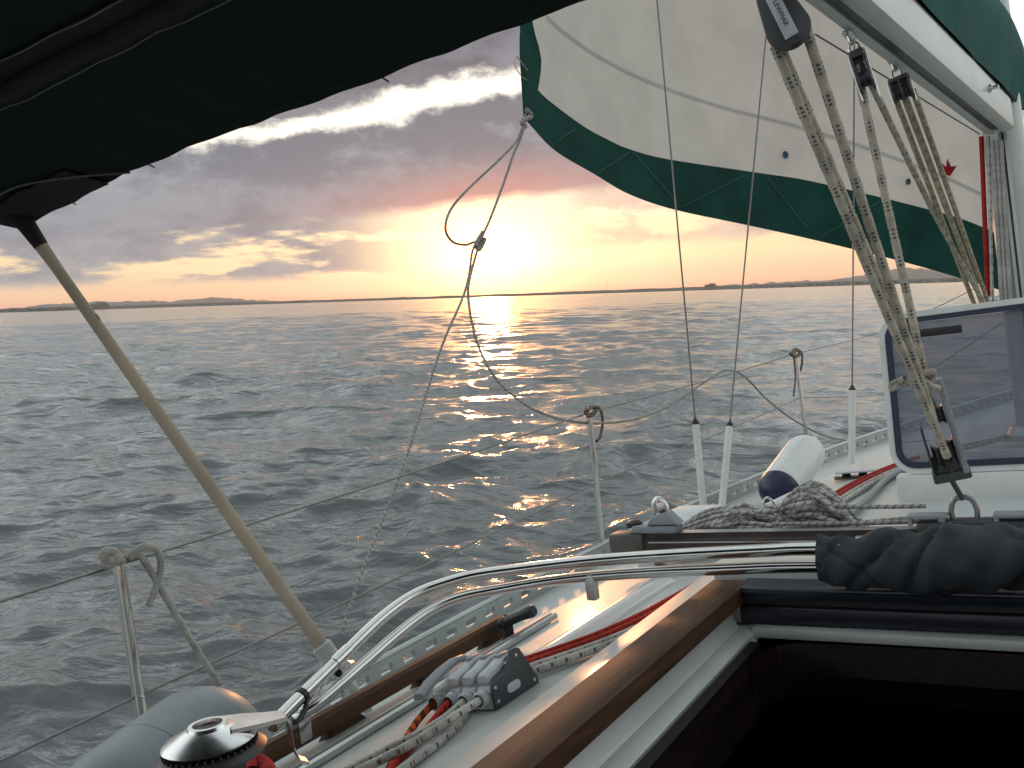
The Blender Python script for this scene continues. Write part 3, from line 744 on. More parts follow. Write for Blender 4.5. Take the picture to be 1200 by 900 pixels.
fw = Vector((0, 0, 1)).cross(nrm).normalized(); 
if fw.y < 0: fw = -fw
mb = MB(); s_ = .062
poly = [(-.55, -.8), (-.95, .55), (-.40, .05), (-.12, 1.0), (.22, .05), (1.0, .10), (.45, -.45), (.0, -.95)]
pts = [c + fw * (x * s_) + V3(0, 0, z * s_) for x, z in poly]; cc_ = c + V3(0, 0, -.35 * s_) 
mb.add(pts + [cc_], [[i, (i + 1) % 8, 8] for i in range(8)], None, 0, False); part('crown_mark', mb, red_film, genoa)
# clew ring and sail-edge cord
mb = MB(); ck = hit(616, 134); mb.tube(spl([hit(606, 66), hit(603, 75), hit(610, 88), hit(620, 95), hit(622, 88), hit(613, 76), hit(606, 66)], 5), .0022, 6)
part('leech_line', mb, r_white, genoa)

# --- headsail sheets from the clew
def chain(pts, k=8): return spl([on(px, py, 'x', x) for px, py, x in pts], k)
mb = MB(); lst = [(616, 132, -1.90), (607, 162, -1.9), (585, 187, -1.9), (548, 222, -1.9), (528, 246, -1.9), (522, 268, -1.9), (530, 283, -1.9), (545, 287, -1.9), (557, 284, -1.9), (553, 297, -1.9), (549, 325, -1.89), (541, 352, -1.88), (520, 400, -1.85), (500, 460, -1.83), (478, 530, -1.80), (452, 600, -1.78), (430, 655, -1.76), (414, 700, -1.75), (400, 745, -1.74)]
mb.tube(chain(lst), .0050, 8); 
mb.tube(spl([on(616, 128, 'x', -1.895), on(622, 136, 'x', -1.89), on(612, 142, 'x', -1.9), on(616, 150, 'x', -1.895)], 6), .012, 8)
solo('headsail_sheet', mb, r_grey, 'thin grey headsail rope looping down from the sail corner towards the toe rail', 'rope', on(616, 132, 'x', -1.9))
mb = MB(); lz = [(617, 138, -1.895), (610, 162, -1.895), (602, 180, -1.895), (590, 215, -1.895), (575, 255, -1.895), (564, 280, -1.89), (556, 305, -1.88), (549, 335, -1.86), (550, 360, -1.85), (557, 395, -1.83), (568, 422, -1.8), (582, 445, -1.77), (603, 465, -1.73), (630, 482, -1.69), (665, 493, -1.64), (700, 496, -1.60), (740, 492, -1.58), (780, 478, -1.57), (815, 455, -1.55), (838, 440, -1.53), (853, 434, -1.52), (872, 441, -1.5), (900, 469, -1.46), (930, 492, -1.43), (965, 510, -1.38), (1000, 517, -1.3), (1040, 520, -1.22)]
mb.tube(chain(lz), .0052, 8); mb.tube(chain([(566, 272, -1.885), (558, 286, -1.885), (562, 292, -1.885), (568, 280, -1.885)], 6), .009, 8)
solo('lazy_sheet', mb, r_grey, 'thin grey rope sagging from the sail corner past a stanchion top to the foredeck', 'rope', on(617, 138, 'x', -1.9))

# --- shrouds with white tubes
def shroud(px0, py0, z0, ptube, ptop, xtop, label, s=1.0):
    b = on(px0, py0, 'z', z0); top = on(*ptop, 'x', xtop); d = (top - b).normalized()
    # tube end: the point of the line that appears at ptube
    r = ray(*ptube); best = min((((b + d * k * .01).normalized() - r).length, k * .01) for k in range(200))[1]
    T = thing('shroud', label, 'shroud', b, 'shrouds with white tubes')
    mb = MB(); mb.tube([b - d * .02, b + d * 6], .0035 * s, 8); part('wire', mb, wire, T)
    mb = MB(); mb.tube([b + d * .015, b + d * best], .0135 * s, 16); part('tube', mb, pvc, T)
    mb = MB(); mb.lathe([(.0138 * s, 0), (.0145 * s, .006), (.006 * s, .024), (.004, .03)], b + d * best, d, 14); part('tube_cap', mb, black, T)
    mb = MB(); mb.tube([b - d * .06, b + d * .015], .009, 10); mb.box(b - V3(0, 0, .06), (.05, .03, .06), None, .006); mb.lathe([(.014, 0), (.014, .012)], b - d * .005, d, 10); part('turnbuckle', mb, steel, T)
shroud(825, 605, -.70, (815, 497), (770, 0), -1.36, 'wire shroud with white lower tube leaning aft, left one of the close pair', 1.15)
shroud(845, 605, -.70, (850, 500), (896, 60), -1.10, 'wire shroud with white lower tube leaning to the mast, right one of the close pair', 1.15)
shroud(998, 552, -.70, (998, 457), (1001, 110), -.80, 'wire shroud with white tube standing alone beside the blue-edged hatch', 1.25)

# --- blocks on the boom
def shackle(T, a, b, w=.012, r=.0035, name='shackle'):
    d = (b - a); L = d.length; f = frame(d, bx_); mb = MB()
    pts = [(-w * .6, 0), (-w, L * .25), (-w, L * .55), (-w * .7, L * .85), (0, L), (w * .7, L * .85), (w, L * .55), (w, L * .25), (w * .6, 0)]
    mb.tube(spl([a + f @ Vector((x, 0, z)) for x, z in pts], 4), r, 8); mb.tube([a + f @ Vector((-w * 1.2, 0, 0)), a + f @ Vector((w * 1.2, 0, 0))], r * 1.1, 8)
    part(name, mb, steel, T)
def on_boom(px, py, z=-.02):                            # the point below the boom's slot that appears at px,py (uses height)
    h = GZ + z; return on(px, py, 'z', h)
# big block: seen broadside
BT, BB = on(908, 0, 'y', 1.58), None
pA = on(909, 4, 'y', 1.62); pB = on(933, 52, 'y', 1.62); ax = (pB - pA).normalized()
blk = thing('large_block', 'large dark single pulley block with a pale name plate hanging top left of the boom', 'pulley block', pA, 'mainsheet blocks')
view = ((pA + pB) / 2).normalized(); fz = frame(-view, ax)      # local x along block, z to viewer
side = fz @ Vector((0, 1, 0))
def bpt(u, v, w): return pA + ax * u + side * v + (-view) * w
Lb = (pB - pA).length
R2 = .0385
prof = [(-.030, .012), (-.034, .022), (-.010, .0285)] + [(Lb * .66 + R2 * math.cos(a), R2 * math.sin(a) ) for a in [R(110 - 220 * i / 14) for i in range(15)]] + [(-.010, -.0285), (-.034, -.022), (-.030, -.012)]
prof = [(-.040, -.020), (-.040, .020), (-.02, .027)] + [(Lb * .62 + R2 * math.cos(R(a)), R2 * math.sin(R(a))) for a in range(104, -105, -13)] + [(-.02, -.027)]
for w0, nm in ((.012, 'cheek'), (-.020, 'cheek')):
    mb = MB(); mb.prism([bpt(u, v, w0) for u, v in prof], (-view) * .008, 0, .002); part(nm, mb, dark, blk)
mb = MB(); mb.lathe([(R2 * .92, -.010), (R2 * .6, -.004), (R2 * .6, .004), (R2 * .92, .010)], bpt(Lb * .62, 0, -.004), view, 28); part('sheave', mb, black, blk)
mb = MB(); mb.prism([bpt(u, v, .0205) for u, v in ((-.038, -.012), (-.038, .012), (Lb * .80, .012), (Lb * .80, -.012))], (-view) * .003, 0, .0006); plate = part('name_plate', mb, lgrey, blk)
mb = MB(); mb.prism([bpt(u, v, .0205) for u, v in ((Lb * .88, -.011), (Lb * .88, .011), (Lb * 1.0, .008), (Lb * 1.0, -.008))], (-view) * .003, 0, .0015); part('swivel_stud', mb, brownm, blk)
cu = bpy.data.curves.new('lettering', 'FONT'); cu.body = 'LEWMAR'; cu.size = .0125; cu.extrude = .0002; cu.align_x = 'CENTER'; cu.align_y = 'CENTER'
to = bpy.data.objects.new('tmp', cu); COL.objects.link(to); dg = bpy.context.evaluated_depsgraph_get(); me = bpy.data.meshes.new_from_object(to.evaluated_get(dg)); bpy.data.objects.remove(to)
tx = ax; ty = side
if ty.cross(tx).dot(view) > 0 : pass
Mt = Matrix((tx, (-view).cross(tx), -view)).transposed().to_4x4(); Mt.translation = bpt(Lb * .24, 0, .0242) - Vector(blk['_b'])
me.transform(Mt); me.materials.clear(); me.materials.append(black); me.name = 'lettering'
lo_ = bpy.data.objects.new('lettering', me); COL.objects.link(lo_); lo_.parent = plate
mb = MB(); mb.lathe([(.016, -.06), (.018, -.02), (.012, 0)], pA - ax * .03, ax, 14); part('swivel', mb, brownm, blk)

def block(label, pt_, pb_, w, h_r, ropes=1, name='pulley_block'):
    """block seen edge-on: cheeks either side of its sheaves"""
    T = thing(name, label, 'pulley block', pt_, 'mainsheet blocks'); d = (pb_ - pt_).normalized(); L = (pb_ - pt_).length
    vw = pt_.normalized(); s = d.cross(vw).normalized(); dep = s.cross(d).normalized()
    P = lambda u, v, q: pt_ + d * u + s * v + dep * q
    n = ropes + 1
    for i in range(n):
        v = -w / 2 + w * i / ropes; mb = MB()
        pr = [(0, -h_r * .5), (0, h_r * .5), (L * .35, h_r)] + [(L * .62 + h_r * math.cos(R(a)), h_r * math.sin(R(a))) for a in (70, 40, 10, -20, -50, -70)] + [(L * .35, -h_r)]
        mb.prism([P(u, v - .0025, q) for u, q in pr], s * .005, 0, .0015); part('cheek', mb, dark, T)
    mb = MB(); c = P(L * .07, 0, 0); mb.box(c, (w + .006, h_r * 1.5, L * .16), frame(d, s), .003); part('head', mb, dark, T)
    for i in range(ropes):
        v = -w / 2 + w * (i + .5) / ropes; mb = MB(); q = w / ropes * .40
        mb.lathe([(h_r * .95, -q), (h_r * .7, -q * .3), (h_r * .7, q * .3), (h_r * .95, q)], P(L * .56, v, 0), s, 22); mb.box(P(L * .36, v, 0), (q * 1.8, h_r * .8, L * .4), frame(d, s)); part('sheave', mb, black, T)
    mb = MB(); 
    mb.box(P(L * .50, w / 2 + .0045, 0), (.003, h_r * .7, L * 1.02), frame(d, s), .001); part('steel_strap', mb, chrome, T); mb = MB(); mb.box(P(L * .50, -w / 2 - .0045, 0), (.003, h_r * .5, L * .9), frame(d, s), .001)
    part('steel_strap', mb, chrome, T)
    return T, P
def hang(T, pt_, bt):                                    # shackle between a block head and a bail on the boom
    mid = pt_ + (bt - pt_) * .55
    shackle(T, pt_, mid, .0095, .003); mb = MB(); f = frame(bt - mid, bdir)
    mb.tube(spl([mid + f @ Vector((x, 0, z)) for x, z in ((-.008, .02), (-.007, .0), (0, -.006), (.007, 0), (.008, .02))], 4), .003, 8); mb.box(bt, (.02, .05, .004)); part('bail', mb, steel, T)
t2, b2 = on(1003, 62, 'y', 2.00), on(1022, 118, 'y', 1.98)
T2, P2 = block('single pulley block with bright steel side strap, in the middle of the boom row', t2, b2, .024, .022); hang(T2, t2, on(994, 40, 'y', 2.03))
t3, b3 = on(1052, 92, 'y', 2.36), on(1062, 122, 'y', 2.35)
T3, P3 = block('small double pulley block hanging nearest the mast end of the boom', t3, b3, .040, .021, 2); hang(T3, t3, on(1046, 72, 'y', 2.40))

# --- traveller
TY = 2.20
trv = thing('traveller', 'dark brown traveller beam running across the cabin top behind the folded hood', 'traveller', (-.45, TY, -.53))
def trz(x): return -.478 + .006 * (x + 1)
xa, xb = on(745, 640, 'y', TY).x, .85
mb = MB(); g = [[(x, TY + q, trz(x) + z) for q, z in ((-.024, -.045), (-.024, -.012), (-.017, -.006), (-.017, .006), (.017, .006), (.017, -.006), (.024, -.012), (.024, -.045), (-.024, -.045))] for x in lin(xa, xb, 12)]
mb.grid(g, 0, False); part('beam', mb, brownm, trv)
mb = MB(); mb.box((xa - .015, TY, trz(xa) - .018), (.10, .066, .052), None, .008); part('end_cap', mb, mat('taupe_plastic', (.10, .088, .082), .45, var=.2, vscale=15), trv)
mb = MB(); xx = on(765, 610, 'y', TY).x
mb.box((xx + .01, TY, trz(xx) + .018), (.13, .058, .022), None, .008); mb.prism([(xx - .01, TY - .03, trz(xx) + .03), (xx + .085, TY - .03, trz(xx) + .03), (xx + .05, TY - .03, trz(xx) + .065), (xx + .01, TY - .03, trz(xx) + .055)], V3(0, .05, 0), 0, .006); part('cam_cleat', mb, grey, trv)
mb = MB(); mb.lathe([(.020, -.009), (.013, -.003), (.013, .003), (.020, .009)], (xx + .03, TY - .005, trz(xx) + .072), (1, .55, .25), 18); mb.tube(spl([(xx + .01, TY - .01, trz(xx) + .05), (xx + .012, TY - .012, trz(xx) + .085), (xx + .03, TY - .012, trz(xx) + .10), (xx + .048, TY - .010, trz(xx) + .08), (xx + .05, TY - .01, trz(xx) + .05)], 5), .006, 8); part('end_sheave', mb, chrome, trv)
mb = MB(); mb.lathe([(.022, 0), (.022, .012), (.014, .018)], (xx - .055, TY, trz(xx) + .022), (0, 0, 1), 16); part('turning_sheave', mb, black, trv)
mb = MB(); 
for x in lin(-1.0, .7, 6):
    mb = MB(); mb.box((x, TY, zt(x, TY) - .01), (.05, .06, .07), None, .004); part('foot', mb, alu, trv)
mb = MB(); g = [[(x, TY - .0262, trz(x) - .018), (x, TY - .0262, trz(x) - .0145)] for x in lin(xa + .05, xb, 2)]; mb.grid(g); mb.grid([[(x, TY - .019, trz(x) + .0075), (x, TY + .019, trz(x) + .0075)] for x in lin(xa + .08, xb, 2)]); part('top_strip', mb, alu, trv)
# car
cxp = on(1130, 600, 'y', TY).x
car = thing('traveller_car', 'grey traveller car with two end fairleads holding the mainsheet shackle', 'traveller car', (cxp, TY, trz(cxp)))
zc = trz(cxp)
mb = MB(); mb.box((cxp + .02, TY - .004, zc + .010), (.235, .062, .030), None, .007); part('body', mb, dark, car)
for dx_ in (-.075, .10):
    mb = MB(); mb.box((cxp + dx_, TY - .01, zc + .036), (.085, .046, .009), None, .004); mb.box((cxp + dx_ - .036, TY - .01, zc + .026), (.010, .04, .02), None, .003); mb.box((cxp + dx_ + .030, TY - .01, zc + .030), (.014, .04, .016), None, .003)
    part('fairlead', mb, grey, car)
mb = MB(); mb.tube(spl([(cxp - .024, TY, zc + .02), (cxp - .026, TY, zc + .045), (cxp - .018, TY, zc + .068), (cxp, TY, zc + .075), (cxp + .018, TY, zc + .068), (cxp + .026, TY, zc + .045), (cxp + .024, TY, zc + .02)], 5), .006, 10); part('shackle', mb, mat('dull_steel', (.25, .25, .26), .35, .8), car)
# lower block with cam cleat
lt, lb_ = on(1083, 452, 'y', 2.14), on(1116, 562, 'y', 2.18)
d = (lb_ - lt).normalized()
LT = thing('fiddle_block', 'long dark fiddle block with steel side plate above the traveller car', 'pulley block', lb_, 'mainsheet blocks')
vw = lt.normalized(); s = d.cross(vw).normalized(); 
if s.x < 0: s = -s
dep = s.cross(d).normalized(); LL = (lb_ - lt).length
Q = lambda u, v, q: lt + d * u + s * v + dep * q
for v0, mm, nm, l0 in ((-.034, dark, 'cheek', .40), (.002, dark, 'cheek', .0)):
    mb = MB(); mb.prism([Q(LL * l0, v0, -.012), Q(LL * l0, v0, .012), Q(LL * .55, v0, .026), Q(LL * .9, v0, .024), Q(LL, v0, .010), Q(LL, v0, -.010), Q(LL * .9, v0, -.024), Q(LL * .55, v0, -.026)], s * .005, 0, .0015); part(nm, mb, mm, LT)
mb = MB(); mb.prism([Q(-LL * .04, .026, -.014), Q(-LL * .04, .026, .014), Q(LL * .5, .026, .030), Q(LL * .93, .026, .026), Q(LL * .93, .026, -.026), Q(LL * .5, .026, -.030)], s * .012, 0, .003); part('side_plate', mb, grey, LT)
for u_, v_, r_ in ((.74, -.015, .032), (.32, .014, .024), (.70, .015, .032)):
    mb = MB(); mb.lathe([(r_, -.009), (r_ * .7, -.003), (r_ * .7, .003), (r_, .009)], Q(LL * u_, v_, 0), s, 22); part('sheave', mb, black, LT)
mb = MB(); mb.box(Q(LL * .84, -.004, -.004), (.050, .028, LL * .22), frame(d, s), .004); part('body', mb, dark, LT)
mb = MB(); mb.box(Q(LL * .94, .002, 0), (.078, .05, LL * .10), frame(d, s), .005); mb.tube([Q(LL, -.002, 0), V3(cxp, TY, zc + .07)], .006, 10); part('swivel', mb, dark, LT)
# --- mainsheet: beige rope flecked with blue
def ln(a, b, n=8, sag=0): return [a + (b - a) * i / n - V3(0, 0, sag * math.sin(math.pi * i / n)) for i in range(n + 1)]
ms_ = MB(); rr_ = .0092
a1 = on(908, 54, 'y', 1.632); ms_.tube(ln(a1, on(1110, 535, 'y', 2.14), 16), rr_, 10)               # left part down to the fiddle block
a1b = on(908, 62, 'y', 1.635); ms_.tube(ln(on(913, 52, 'y', 1.64), on(1094, 480, 'y', 2.165), 16), rr_, 10)
a2 = on(945, 36, 'y', 1.632); ms_.tube(ln(a2, on(1103, 520, 'y', 2.15), 16), rr_, 10)
a3 = on(1003, 76, 'y', 1.985); ms_.tube(ln(a3, on(1086, 448, 'y', 2.12), 16), rr_ * .92, 10)
a4 = on(1020, 96, 'y', 2.0); ms_.tube(ln(a4, on(1093, 247, 'y', 2.9), 8) + ln(on(1093, 247, 'y', 2.9), on(1157, 362, 'y', 3.52), 8)[1:], rr_ * .85, 10)
ms_.tube(spl([on(1086, 445, 'y', 2.12), on(1094, 436, 'y', 2.11), on(1078, 440, 'y', 2.10), on(1090, 452, 'y', 2.1), on(1100, 455, 'y', 2.12)], 5), .0075, 8)
ms_.tube(spl([on(1100, 455, 'y', 2.12), on(1075, 452, 'y', 2.11), on(1058, 448, 'y', 2.11), on(1046, 456, 'y', 2.12), on(1045, 450, 'y', 2.12), on(1060, 443, 'y', 2.1)], 5), .006, 8)
solo('mainsheet', ms_, r_main, 'thick beige mainsheet rope flecked blue between boom blocks and fiddle block', 'rope', a1)
tl = MB()
for (p, q, rr2) in (((1046, 106), (1143, 360), .0075), ((1058, 108), (1152, 358), .0085), ((1070, 106), (1157, 352), .0072)):
    tl.tube(ln(on(*p, 'y', 2.36), on(*q, 'y', 3.55), 14), rr2, 8)
solo('mainsheet_tail', tl, r_tail, 'plain beige ropes running in a bunch from the double block to the mast foot', 'rope', on(1048, 118, 'y', 2.36))
# thin wire under the boom
mb = MB(); mb.tube(ln(on(955, 40, 'y', 2.2), on(1148, 157, 'y', 3.58), 6), .0022, 6)
solo('boom_line', mb, wire, 'thin dark line stretched along below the boom behind the pulley blocks', 'line', on(955, 40, 'y', 2.2))
# halyards at the mast
for i, (px0, px1, m_, r2, lab) in enumerate(((1150, 1158, r_red, .008, 'red halyard rope hanging down the left side of the mast'), (1158, 1163, r_white, .006, 'pale halyard rope left of the mast, beside the red one'))):
    yy = MY - .10 - .02 * i; mb = MB(); mb.tube(ln(on(px0, 160, 'y', yy), on(px1, 356, 'y', yy), 8), r2, 8); solo('halyard', mb, m_, lab, 'rope', on(px1, 356, 'y', yy), 'halyards at the mast')
for k in range(3):
    hb = MB(); yy = MY - .125; hb.tube(ln(on(1163 + 5 * k, 165, 'y', yy), on(1174 + 5 * k, 356, 'y', yy), 6), .0068, 8); solo('halyard', hb, r_plain, ('weathered grey halyard rope, the left one of three running down the mast', 'weathered grey halyard rope, the middle one of three running down the mast', 'weathered grey halyard rope, the right one of three running down the mast')[k], 'rope', hb.v[0], 'halyards at the mast')
mb = MB(); 
for k in range(3): mb.lathe([(.018, -.008), (.012, 0), (.018, .008)], on(1150 + 9 * k, 352, 'y', MY - .16), (1, .1, 0), 14)
mb.box(on(1160, 362, 'y', MY - .14), (.10, .05, .03), None, .006); solo('turning_block', mb, alu, 'small steel turning blocks at the mast foot behind the hatch edge', 'pulley block', on(1160, 362, 'y', MY - .14))

# --- open deck hatch
HYY = 2.75
p00, p10, p01 = on(1046, 556, 'y', HYY), on(1300, 548, 'y', HYY), on(1046, 368, 'y', HYY)
hw_, hh_ = .55, p01.z - p00.z
hat = thing('deck_hatch', 'open deck hatch with smoky see-through pane, blue gasket and white frame', 'hatch', (p00.x + hw_ / 2, HYY, p00.z))
hx, hz = p00.x, p00.z; lean = .06
def hp(u, v, w=0): return V3(hx + u * hw_, HYY + lean * v + w, hz + v * hh_ + .02 * u * 0)
def rrect(i, n=6, r=.07):
    o = []; w_, h_ = hw_ - 2 * i, hh_ - 2 * i; rad = max(.01, r - i)
    for cxx, cyy, a0 in ((w_ - rad, h_ - rad, 0), (rad, h_ - rad, 90), (rad, rad, 180), (w_ - rad, rad, 270)):
        for k in range(n + 1):
            a = R(a0 + 90 * k / n); o.append(((i + cxx + rad * math.cos(a)) / hw_, (i + cyy + rad * math.sin(a)) / hh_))
    return o
def ring(i0, i1, w0, w1):
    mb = MB(); A, Bq = rrect(i0), rrect(i1); n = len(A)
    g = [[hp(*A[k % n], w0), hp(*A[k % n], w1), hp(*Bq[k % n], w1), hp(*Bq[k % n], w0), hp(*A[k % n], w0)] for k in range(n + 1)]
    mb.grid(g, 0, False); return mb
part('frame', ring(0, .016, -.012, .022), pvc, hat); part('gasket', ring(.0165, .032, -.016, .006), bluegs, hat)
mb = MB(); A = rrect(.0325); mb.prism([hp(*p, -.004) for p in A], V3(0, .008, 0)); part('pane', mb, pane_m, hat)
mb = MB(); q0, q1 = on(1060, 385, 'y', HYY - .03), on(1126, 380, 'y', HYY - .03); 
q0 = on(1075, 392, 'y', HYY - .03); q1 = on(1127, 384, 'y', HYY - .03)
mb.box((q0 + q1) / 2, ((q1 - q0).length, .014, .022), frame(Vector((0, 0, 1)), q1 - q0), .003); mb.lathe([(.024, 0), (.024, .022), (.015, .03)], on(1068, 388, 'y', HYY - .012), (0, -1, 0), 16); mb.lathe([(.012, 0), (.012, .03)], on(1070, 404, 'y', HYY - .012), (0, -1, 0), 12); part('handle', mb, black, hat)
mb = MB(); mb.box((hx + hw_ / 2, HYY + .01, hz - .045), (hw_ * .96, .06, .086), None, .006); part('hinge_base', mb, pvc, hat)
# opening the hatch covers: raised frame on deck forward of it
mb = MB(); 
for c_, s_ in (((hx + hw_ / 2, HYY + .58, zt(-.15, HYY + .5) + .022), (hw_, .03, .06)), ((hx + .015, HYY + .30, zt(-.4, HYY + .3) + .022), (.03, .53, .03)), ((hx + hw_ - .015, HYY + .30, zt(0, HYY + .3) + .012), (.03, .53, .03))): mb.box(c_, s_, None, .006)
part('deck_frame', mb, pvc, hat)

# ================================================================ STANCHIONS AND LIFELINES
st = [(138, 655, -1.67, (172, 880)), (690, 480, -1.60, (707, 652)), (932, 412, -1.42, (946, 520))]
labs = ['thick stainless stanchion nearest the camera, left, with a knotted rope on its top', 'stainless stanchion between the camera and the shrouds, with a small rope loop on top', 'farthest stainless stanchion, standing behind the blue and white fender']
tops = []
for (px, py, x, pb_), lab in zip(st, labs):
    top = on(px, py, 'x', x); b = V3(x - .005, top.y, zd(top.y) + .01)
    # lean so that it passes through its lower sight line
    low = on(*pb_, 'y', top.y); d = (low - top); b2 = top + d * ((top.z - b.z) / (top.z - low.z)); b = b2
    T = thing('stanchion', lab, 'stanchion', b, 'stanchions along the port side')
    mb = MB(); mb.tube([b, top], .0125, 14); mb.lathe([(.0125, 0), (.011, .006), (.006, .010)], top, top - b, 14); part('post', mb, steel, T)
    mb = MB(); mb.lathe([(.034, 0), (.034, .008), (.018, .014), (.016, .06)], b - V3(0, 0, .01), (0, 0, 1), 18); part('base', mb, steel, T)
    mb = MB(); mb.lathe([(.0028, 0), (.0028, .036)], top - (top - b).normalized() * .012 - V3(.018, 0, 0), (1, 0, 0), 8); part('eye', mb, steel, T); mb = MB(); mb.lathe([(.0028, 0), (.0028, .036)], b + (top - b) * .5 - V3(.018, 0, 0), (1, 0, 0), 8); part('eye', mb, steel, T)
    tops.append((top, b))
aft = V3(-1.66, -1.4, tops[0][0].z - .06); fore = on(1040, 387, 'x', -1.25)
up = [aft] + [t_ - V3(0, 0, .012) for t_, b in tops] + [fore]; bow = V3(XC - .2, 7.3, .28); up.append(bow)
mb = MB(); 
for a, b in zip(up, up[1:]): mb.tube(ln(a, b, 10, .008), .003, 6)
solo('lifeline', mb, wire, 'upper wire lifeline running through the stanchion tops', 'lifeline', up[1], 'wire lifelines')
lowp = [aft - V3(0, 0, .3)] + [b + (t_ - b) * .5 for t_, b in tops] + [on(1045, 462, 'x', -1.25), bow - V3(0, 0, .32)]
mb = MB()
for a, b in zip(lowp, lowp[1:]): mb.tube(ln(a, b, 10, .008), .003, 6)
solo('lifeline', mb, wire, 'lower wire lifeline running through the middle of the stanchions', 'lifeline', lowp[1], 'wire lifelines')
# ropes on stanchion tops
xs = st[0][2]
mb = MB(); f0 = lambda px, py, dx_=0: on(px, py, 'x', xs + dx_)
kn = []
for k in range(3): kn += [f0(126 + 5 * k, 648, .02), f0(132 + 5 * k, 660 - k, .03), f0(134 + 5 * k, 652, -.02), f0(129 + 5 * k, 646, 0)]
mb.tube(spl(kn, 5), .0085, 8)
mb.tube(spl([f0(120, 655, .02), f0(124, 646, .03), f0(133, 647, .03), f0(133, 660, .03), f0(123, 662, .02), f0(120, 655, .0)], 5), .009, 8)
mb.tube(spl([f0(140, 652, .02), f0(152, 653, .02), f0(162, 650, .02), f0(172, 662, .02), f0(185, 684, .03), f0(205, 718, .04), f0(230, 760, .06), f0(258, 803, .08)], 6), .0075, 8)
mb.tube(spl([f0(150, 656, .025), f0(160, 644, .025), f0(175, 640, .03), f0(186, 648, .03), f0(188, 668, .03), f0(182, 690, .03), f0(174, 710, .03)], 6), .0075, 8)
solo('fender_rope', mb, r_plain, 'grey rope knotted on the near stanchion top and leading down to the grey fender', 'rope', f0(130, 655))
mb = MB(); x1 = st[1][2]; f1 = lambda px, py, d=0: on(px, py, 'x', x1 + d)
mb.tube(spl([f1(688, 482, .02), f1(692, 478, .02), f1(700, 477, .0), f1(705, 484, .0), f1(706, 498, 0), f1(703, 512, 0), f1(699, 517, 0)], 6), .006, 8); mb.tube(spl([f1(686, 483, .015), f1(690, 488, .02), f1(697, 484, .015), f1(697, 478, -.01), f1(688, 478, -.015), f1(686, 483, .015)], 5), .007, 8)
solo('rope_loop', mb, r_brown, 'short brown rope loop tied on the top of the middle stanchion', 'rope', f1(690, 482), 'rope loops on stanchions')
mb = MB(); x2 = st[2][2]; f2 = lambda px, py, d=0: on(px, py, 'x', x2 + d)
mb.tube(spl([f2(927, 416, .02), f2(933, 411, .02), f2(939, 413, 0), f2(940, 424, 0), f2(938, 434, 0)], 6), .008, 8); mb.tube(spl([f2(930, 416, .02), f2(932, 440, .02), f2(930, 464, .02)], 5), .006, 6); mb.tube(spl([f2(926, 415, .02), f2(932, 418, .03), f2(938, 414, .01), f2(932, 409, -.02), f2(926, 415, .02)], 5), .009, 8)
solo('rope_loop', mb, r_brown, 'brown rope tied on the top of the farthest stanchion above the fender', 'rope', f2(930, 414), 'rope loops on stanchions')

# ================================================================ FENDERS
def capsule(a, b, r, n=28, taper=.0):
    d = (b - a); L = d.length; pr = []
    for k in range(9): q = R(90 * k / 8); pr.append((r * math.sin(q) + 1e-4, r * (1 - math.cos(q))))
    for k in range(1, 6): pr.append((r, r + (L - 2 * r) * k / 6))
    for k in range(9): q = R(90 * k / 8); pr.append((r * math.cos(q) + 1e-4, L - r * (1 - math.sin(q))))
    return pr
fa, fb = on(897, 572, 'x', -1.30), on(964, 518, 'x', -1.30)
fa, fb = on(905, 585, 'y', 3.95), on(950, 522, 'y', 4.42)
fen = thing('fender', 'white cylindrical fender with navy blue end lying on the side deck', 'fender', fa, 'fenders'); ax_ = fb - fa; L = ax_.length; d = ax_.normalized(); rF = .095
pr = capsule(fa, fb, rF); cut = rF * .98
mb = MB(); mb.lathe([(r, h) for r, h in pr if h >= cut * .97], fa, d, 32); part('body', mb, pvc, fen)
mb = MB(); mb.lathe([(r * 1.004, h) for r, h in pr if h <= cut * 1.03] + [(rF * 1.005, cut)], fa, d, 32); part('navy_end', mb, navy, fen)
mb = MB(); mb.lathe([(.03, -.012), (.026, .03), (.012, .045), (.012, .07)], fb, d, 16); part('eye', mb, pvc, fen)
ga, gb = on(233, 812, 'x', -1.42), None
ga = on(285, 845, 'x', -1.42); gb = on(75, 1020, 'x', -1.36)
gf = thing('fender', 'large grey inflated fender lying on the deck at the lower left behind the winch', 'fender', ga, 'fenders')
mb = MB(); mb.lathe(capsule(ga, gb, .125), ga, gb - ga, 36); part('body', mb, fgrey, gf)
dgf = (gb - ga).normalized()
mb = MB(); mb.lathe([(.1245, 0), (.1262, .003), (.1245, .006)], ga + dgf * .22, dgf, 36, caps=False); part('seam', mb, fgrey, gf)
mb = MB(); mb.lathe([(.035, -.012), (.03, .01), (.016, .02)], ga, -dgf, 16); part('eye', mb, fgrey, gf)
